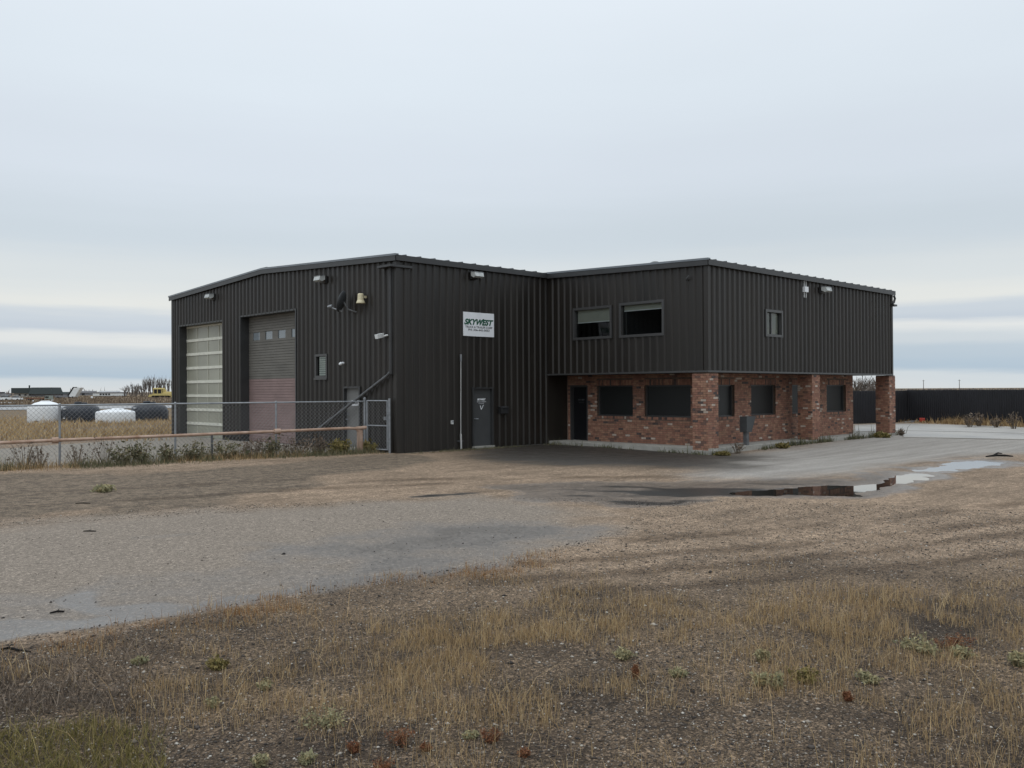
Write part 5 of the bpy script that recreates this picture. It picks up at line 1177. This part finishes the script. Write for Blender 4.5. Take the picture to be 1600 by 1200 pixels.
MF_roof = mat('dark_shingle', (.035, .045, .045), rough=.8, var=.2); MF_wall = mat('far_wall', (.42, .41, .38), rough=.8, var=.15); MF_grey = mat('far_grey', (.17, .17, .18), rough=.7, var=.2); MF_rust = mat('far_rust', (.16, .07, .04), rough=.8)
MF_glass = mat('far_glass', (.02, .022, .025), rough=.15)
fr = far_frame(52, 620.0)
t = thing('far_house', fr[0], 'far house with two dark roofs joined by a dip', 'house')
fpart('wall', MF_wall, t, fr, (-26, -2, 0, 5.5, 0, 8)); fpart('wall', MF_grey, t, fr, (-2, 27, 0, 4.5, -1, 8))
r1_ = fpart('roof', MF_roof, t, fr, (-29, -2, 5, 12.3, -1, 9, 0, .0)); fpart('chimney', MF_roof, r1_, fr, (-11, -9.5, 11, 16, 3, 3.5))
fpart('roof', MF_roof, t, fr, (-4, 29, 3.6, 12.8, -2, 9, 0, 2.6)); 
for x_ in (-20, -12, -6): fpart('window', MF_glass, t, fr, (x_, x_+2.5, 1.5, 4, -.1, .1))
fr = far_frame(168, 619.5)
t = thing('white_trailer_home', fr[0], 'long low white trailer home on the far field', 'building')
fpart('wall', M['white_dirty'], t, fr, (-21, 21, 1, 5, 0, 5)); fpart('roof', MF_grey, t, fr, (-22, 22, 5, 6.2, -.3, 5.3)); fpart('roof', M['white'], t, fr, (-13, 12, 6.2, 8, .3, 4.6))
for x_ in (-11, -7, -3, 1): fpart('window', MF_glass, t, fr, (x_, x_+2.6, 2, 4.2, -.12, .1))
fpart('skirt', MF_grey, t, fr, (-20, 20, 0, 1, .1, 4.9))
fr = far_frame(110, 622.5)
t = thing('tipped_dump_trailer', fr[0], 'far trailer with a raised slanted white box edged in black', 'trailer')
fpart('box', M['white_dirty'], t, fr, (-3, 6, 2, 15, 0, 2.4, 8)); fpart('edge', M['dark'], t, fr, (-4.4, -3, 4, 16, -.1, 2.5, 8)); fpart('chassis', MF_grey, t, fr, (-22, 6, 1.4, 4, .2, 2.2))
for x_ in (-18, -2, 3):
    m_ = MB(); q, k, r, f = fr; c0 = q+r*x_*k+np.array((0, 0, 1.4*k)); m_.tube([c0-f*.1, c0+f*2.4], 1.5*k, 12); m_.build('wheel', M['tank_black'], t)
fr = far_frame(97, 618.5)
t = thing('far_shed', fr[0], 'low dark shed behind the slanted trailer', 'shed'); fpart('wall', MF_grey, t, fr, (-12, 12, 0, 3, 0, 6)); fpart('roof', MF_roof, t, fr, (-13, 13, 3, 5.5, -.4, 6.4, 0, 2)); fpart('door', MF_glass, t, fr, (-3, 1, 0, 2.5, -.1, .05))
fr = far_frame(130, 618)
t = thing('far_barn', fr[0], 'faint grey barn between the trailer and the white home', 'barn'); fpart('wall', MF_grey, t, fr, (-9, 9, 0, 4, 0, 9)); fpart('roof', MF_grey, t, fr, (-9.5, 9.5, 4, 6.5, -.4, 9.4, 0, 1.5)); fpart('door', MF_glass, t, fr, (-2, 2, 0, 3, -.1, .05))
def far_car(xp, yp, L, h, label, matl):
    fr = far_frame(xp, yp); t = thing('parked_car', fr[0], label, 'car', 'cars on the far field'); q, k, r, f = fr
    fpart('body', matl, t, fr, (-L/2, L/2, h*.22, h*.6, 0, 1.7, 0, .3)); c_ = fpart('cabin', MF_glass, t, fr, (-L*.25, L*.22, h*.6, h*.95, .1, 1.6, 0, L*.08)); fpart('roof', matl, c_, fr, (-L*.16, L*.13, h*.95, h, .2, 1.5))
    for x_ in (-L*.32, L*.32):
        m_ = MB(); c0 = q+r*x_*k+np.array((0, 0, h*.22*k)); m_.tube([c0-f*.03, c0+f*1.73], h*.22*k, 12); m_.build('wheel', M['tank_black'], t)
far_car(4, 626.5, 16, 8, 'white car at the left edge of the far field', M['white_dirty']); far_car(21, 626, 17, 6.5, 'white sloping car right of the first white car', M['white_dirty']); far_car(2, 620.5, 22, 7, 'dark car behind the white cars', MF_grey)
fr = far_frame(74, 625.5); t = thing('flatbed_truck', fr[0], 'far grey-green truck with a small cab', 'truck')
c_ = fpart('cab', mat('far_green', (.22, .25, .22), rough=.6), t, fr, (-4, 3, 1, 6.5, 0, 2, 0, .4)); fpart('window', MF_glass, c_, fr, (-3, 1.6, 3.6, 5.6, -.08, .1)); fpart('deck', MF_rust, t, fr, (-30, -4, 2, 3.4, .1, 2))
for x_ in (-26, -9, 0):
    m_ = MB(); q, k, r, f = fr; c0 = q+r*x_*k+np.array((0, 0, 1.1*k)); m_.tube([c0-f*.05, c0+f*2.1], 1.15*k, 12); m_.build('wheel', M['tank_black'], t)
for xp, yp, lb in ((143.5, 622.8, 'white round drum below the far trailer home'), (82, 628, 'small white drum on the far field by the road'), (52, 629, 'tiny white drum left of the other one')):
    fr = far_frame(xp, yp); t = thing('drum', fr[0], lb, 'drum'); m_ = MB(); m_.lathe(fr[0], [(1.4*fr[1], 0), (1.5*fr[1], .2*fr[1]), (1.5*fr[1], 2.6*fr[1]), (1.2*fr[1], 2.9*fr[1])], 12); m_.build('shell', M['white'], t); m_ = MB(); m_.lathe(fr[0]+(0, 0, 2.9*fr[1]), [(.5*fr[1], 0), (.5*fr[1], .2*fr[1])], 10); m_.build('cap', M['white'], t)
fr = far_frame(12, 631); t = thing('road_barrier', fr[0], 'low white barrier at the road, far left', 'barrier'); fpart('beam', M['white_dirty'], t, fr, (-60, 19, 1, 2.2, 0, .3))
for x_ in (-40, -20, 0, 16): fpart('post', MF_grey, t, fr, (x_, x_+.8, 0, 1, .05, .25))
# bulldozer
fr = far_frame(249, 621.3); q, k, r, f = fr
t = thing('bulldozer', fr[0], 'yellow bulldozer on the far field left of the shop', 'bulldozer')
fpart('hull', M['yellow'], t, fr, (-11, 16, 2.6, 6, .5, 2.6)); fpart('hood', M['yellow'], t, fr, (3, 16, 5.6, 8.8, .7, 2.4, 0, .6)); 
cb = fpart('cab', M['dark'], t, fr, (-9, 2.4, 6, 12.2, .5, 2.6)); fpart('roof', M['yellow'], cb, fr, (-10, 4, 12.2, 14.2, .2, 2.9, 0, .5))
for x_ in (-9.6, -4, 2.2): fpart('pillar', M['yellow'], cb, fr, (x_, x_+1, 6, 12.2, .4, .6))
fpart('engine_cover', M['yellow'], t, fr, (3, 7, 8.8, 12, .8, 2.3)); fpart('ripper', M['yellow'], t, fr, (-18, -11, 1.2, 4.8, .8, 2.3, 2)); fpart('blade', M['yellow'], t, fr, (17, 19, .3, 4.5, -.3, 3.4, .6))
for d0 in (-.1, 2.4):
    m_ = MB()
    prof = [(-12, 1.2), (-10.5, 0), (13, 0), (15, 1.4), (13.5, 3), (-10, 3)]
    for dd_ in (d0, d0+.7): m_.v += [tuple(q+r*x_*k+f*dd_+np.array((0, 0, z_*k))) for x_, z_ in prof]
    n0 = len(prof); m_.f = [tuple(range(n0)), tuple(range(2*n0-1, n0-1, -1))]+[(i, n0+i, n0+(i+1) % n0, (i+1) % n0) for i in range(n0)]; m_.m = [0]*len(m_.f); m_.build('track', M['wood_dark'], t)
# utility poles on the right horizon
for xp, hp, lb in ((1443, 9, 'far utility pole, left of the two beyond the black fence'), (1499, 9, 'far utility pole, right of the two beyond the black fence')):
    q = at_dist(xp, 605, 900); k = 900/F_PX; t = thing('utility_pole', (q[0], q[1], 0), lb, 'pole'); m_ = MB(); m_.tube([(q[0], q[1], 0), (q[0], q[1], 9.5)], [.32, .22], 6); m_.build('pole', M['bark'], t)
    m_ = MB(); m_.tube([np.array((q[0], q[1], 8.6))-RT*1.2, np.array((q[0], q[1], 8.6))+RT*1.2], .12, 5); m_.build('crossarm', M['bark'], t)

# ------------------------------------------------------------------ litter
def gp_(x, y, z=0.0):
    q = G(x, y); q[2] = float(gz(q[0], q[1]))+z; return q
t = thing('rubber_strip', gp_(1565, 712), 'dark torn tyre strip lying beyond the puddle', 'debris')
m_ = MB(); m_.tube([gp_(1541, 713, .01), gp_(1555, 712, .02), gp_(1570, 712.3, .02), gp_(1583, 712.8, .01)], [.025, .04, .04, .02], 7); m_.build('strip', M['wood_dark'], t)
m_ = MB(); m_.tube([gp_(1552, 712, .03), gp_(1559, 711, .075), gp_(1566, 711.5, .07)], [.02, .025, .012], 6); m_.build('curled_end', M['wood_dark'], t)
for pts, lb in ((((2, 1019), (14, 1016), (30, 1020), (48, 1023)), 'dark broken twig at the lane edge, far left'), (((118, 788), (130, 787.5), (141, 788)), 'short dark stick in the dirt below the fence'), (((130, 831), (140, 830.5), (150, 831)), 'short dark stick at the upper edge of the lane'),
                (((78, 960), (90, 957), (100, 957.5)), 'thin stick on the wet lane at left')):
    t = thing('twig', gp_(*pts[0]), lb, 'twig'); m_ = MB(); m_.tube([gp_(x_, y_, .012) for x_, y_ in pts], [.007, .010, .008, .004][:len(pts)], 6); m_.build('stick', M['wood_dark'], t)
    a_ = gp_(*pts[1], .015); b_ = a_+np.array((.03, .05, .006)); m_ = MB(); m_.tube([a_, b_], [.005, .002], 5); m_.build('side_shoot', M['wood_dark'], t)
t = thing('red_container', gp_(1443, 660), 'small faded red container at the foot of the black fence', 'container'); q = gp_(1443, 660)
m_ = MB(); m_.box(q[0]-.2, q[0]+.2, q[1]-.17, q[1]+.17, q[2], q[2]+.26); m_.build('body', M['red'], t, bevel=.03)
m_ = MB(); m_.box(q[0]-.08, q[0]+.08, q[1]-.03, q[1]+.03, q[2]+.26, q[2]+.33); m_.build('grip', M['red'], t)
for i, (xp, yp, w_, lb) in enumerate(((1425, 660, .5, 'pale board lying left of the red container'), (1484, 661, .6, 'pale board lying right of the red container'))):
    q = gp_(xp, yp); t = thing('board', q, lb, 'board'); m_ = MB(); m_.hexa([tuple(q+RT*a*w_+np.array((0, b, c))) for a, b, c in ((-1, -.06, 0), (1, -.06, .02), (1, .06, .02), (-1, .06, 0), (-1, -.06, .05), (1, -.06, .07), (1, .06, .07), (-1, .06, .05))]); m_.build('plank', M['concrete'], t)
    m_ = MB(); m_.hexa([tuple(q+RT*(a*.2+.1)+np.array((0, b, c))) for a, b, c in ((-1, -.1, .0), (1, -.1, .0), (1, .1, .0), (-1, .1, .0), (-1, -.1, .1), (1, -.1, .12), (1, .1, .12), (-1, .1, .1))]); m_.build('block', MF_grey, t)
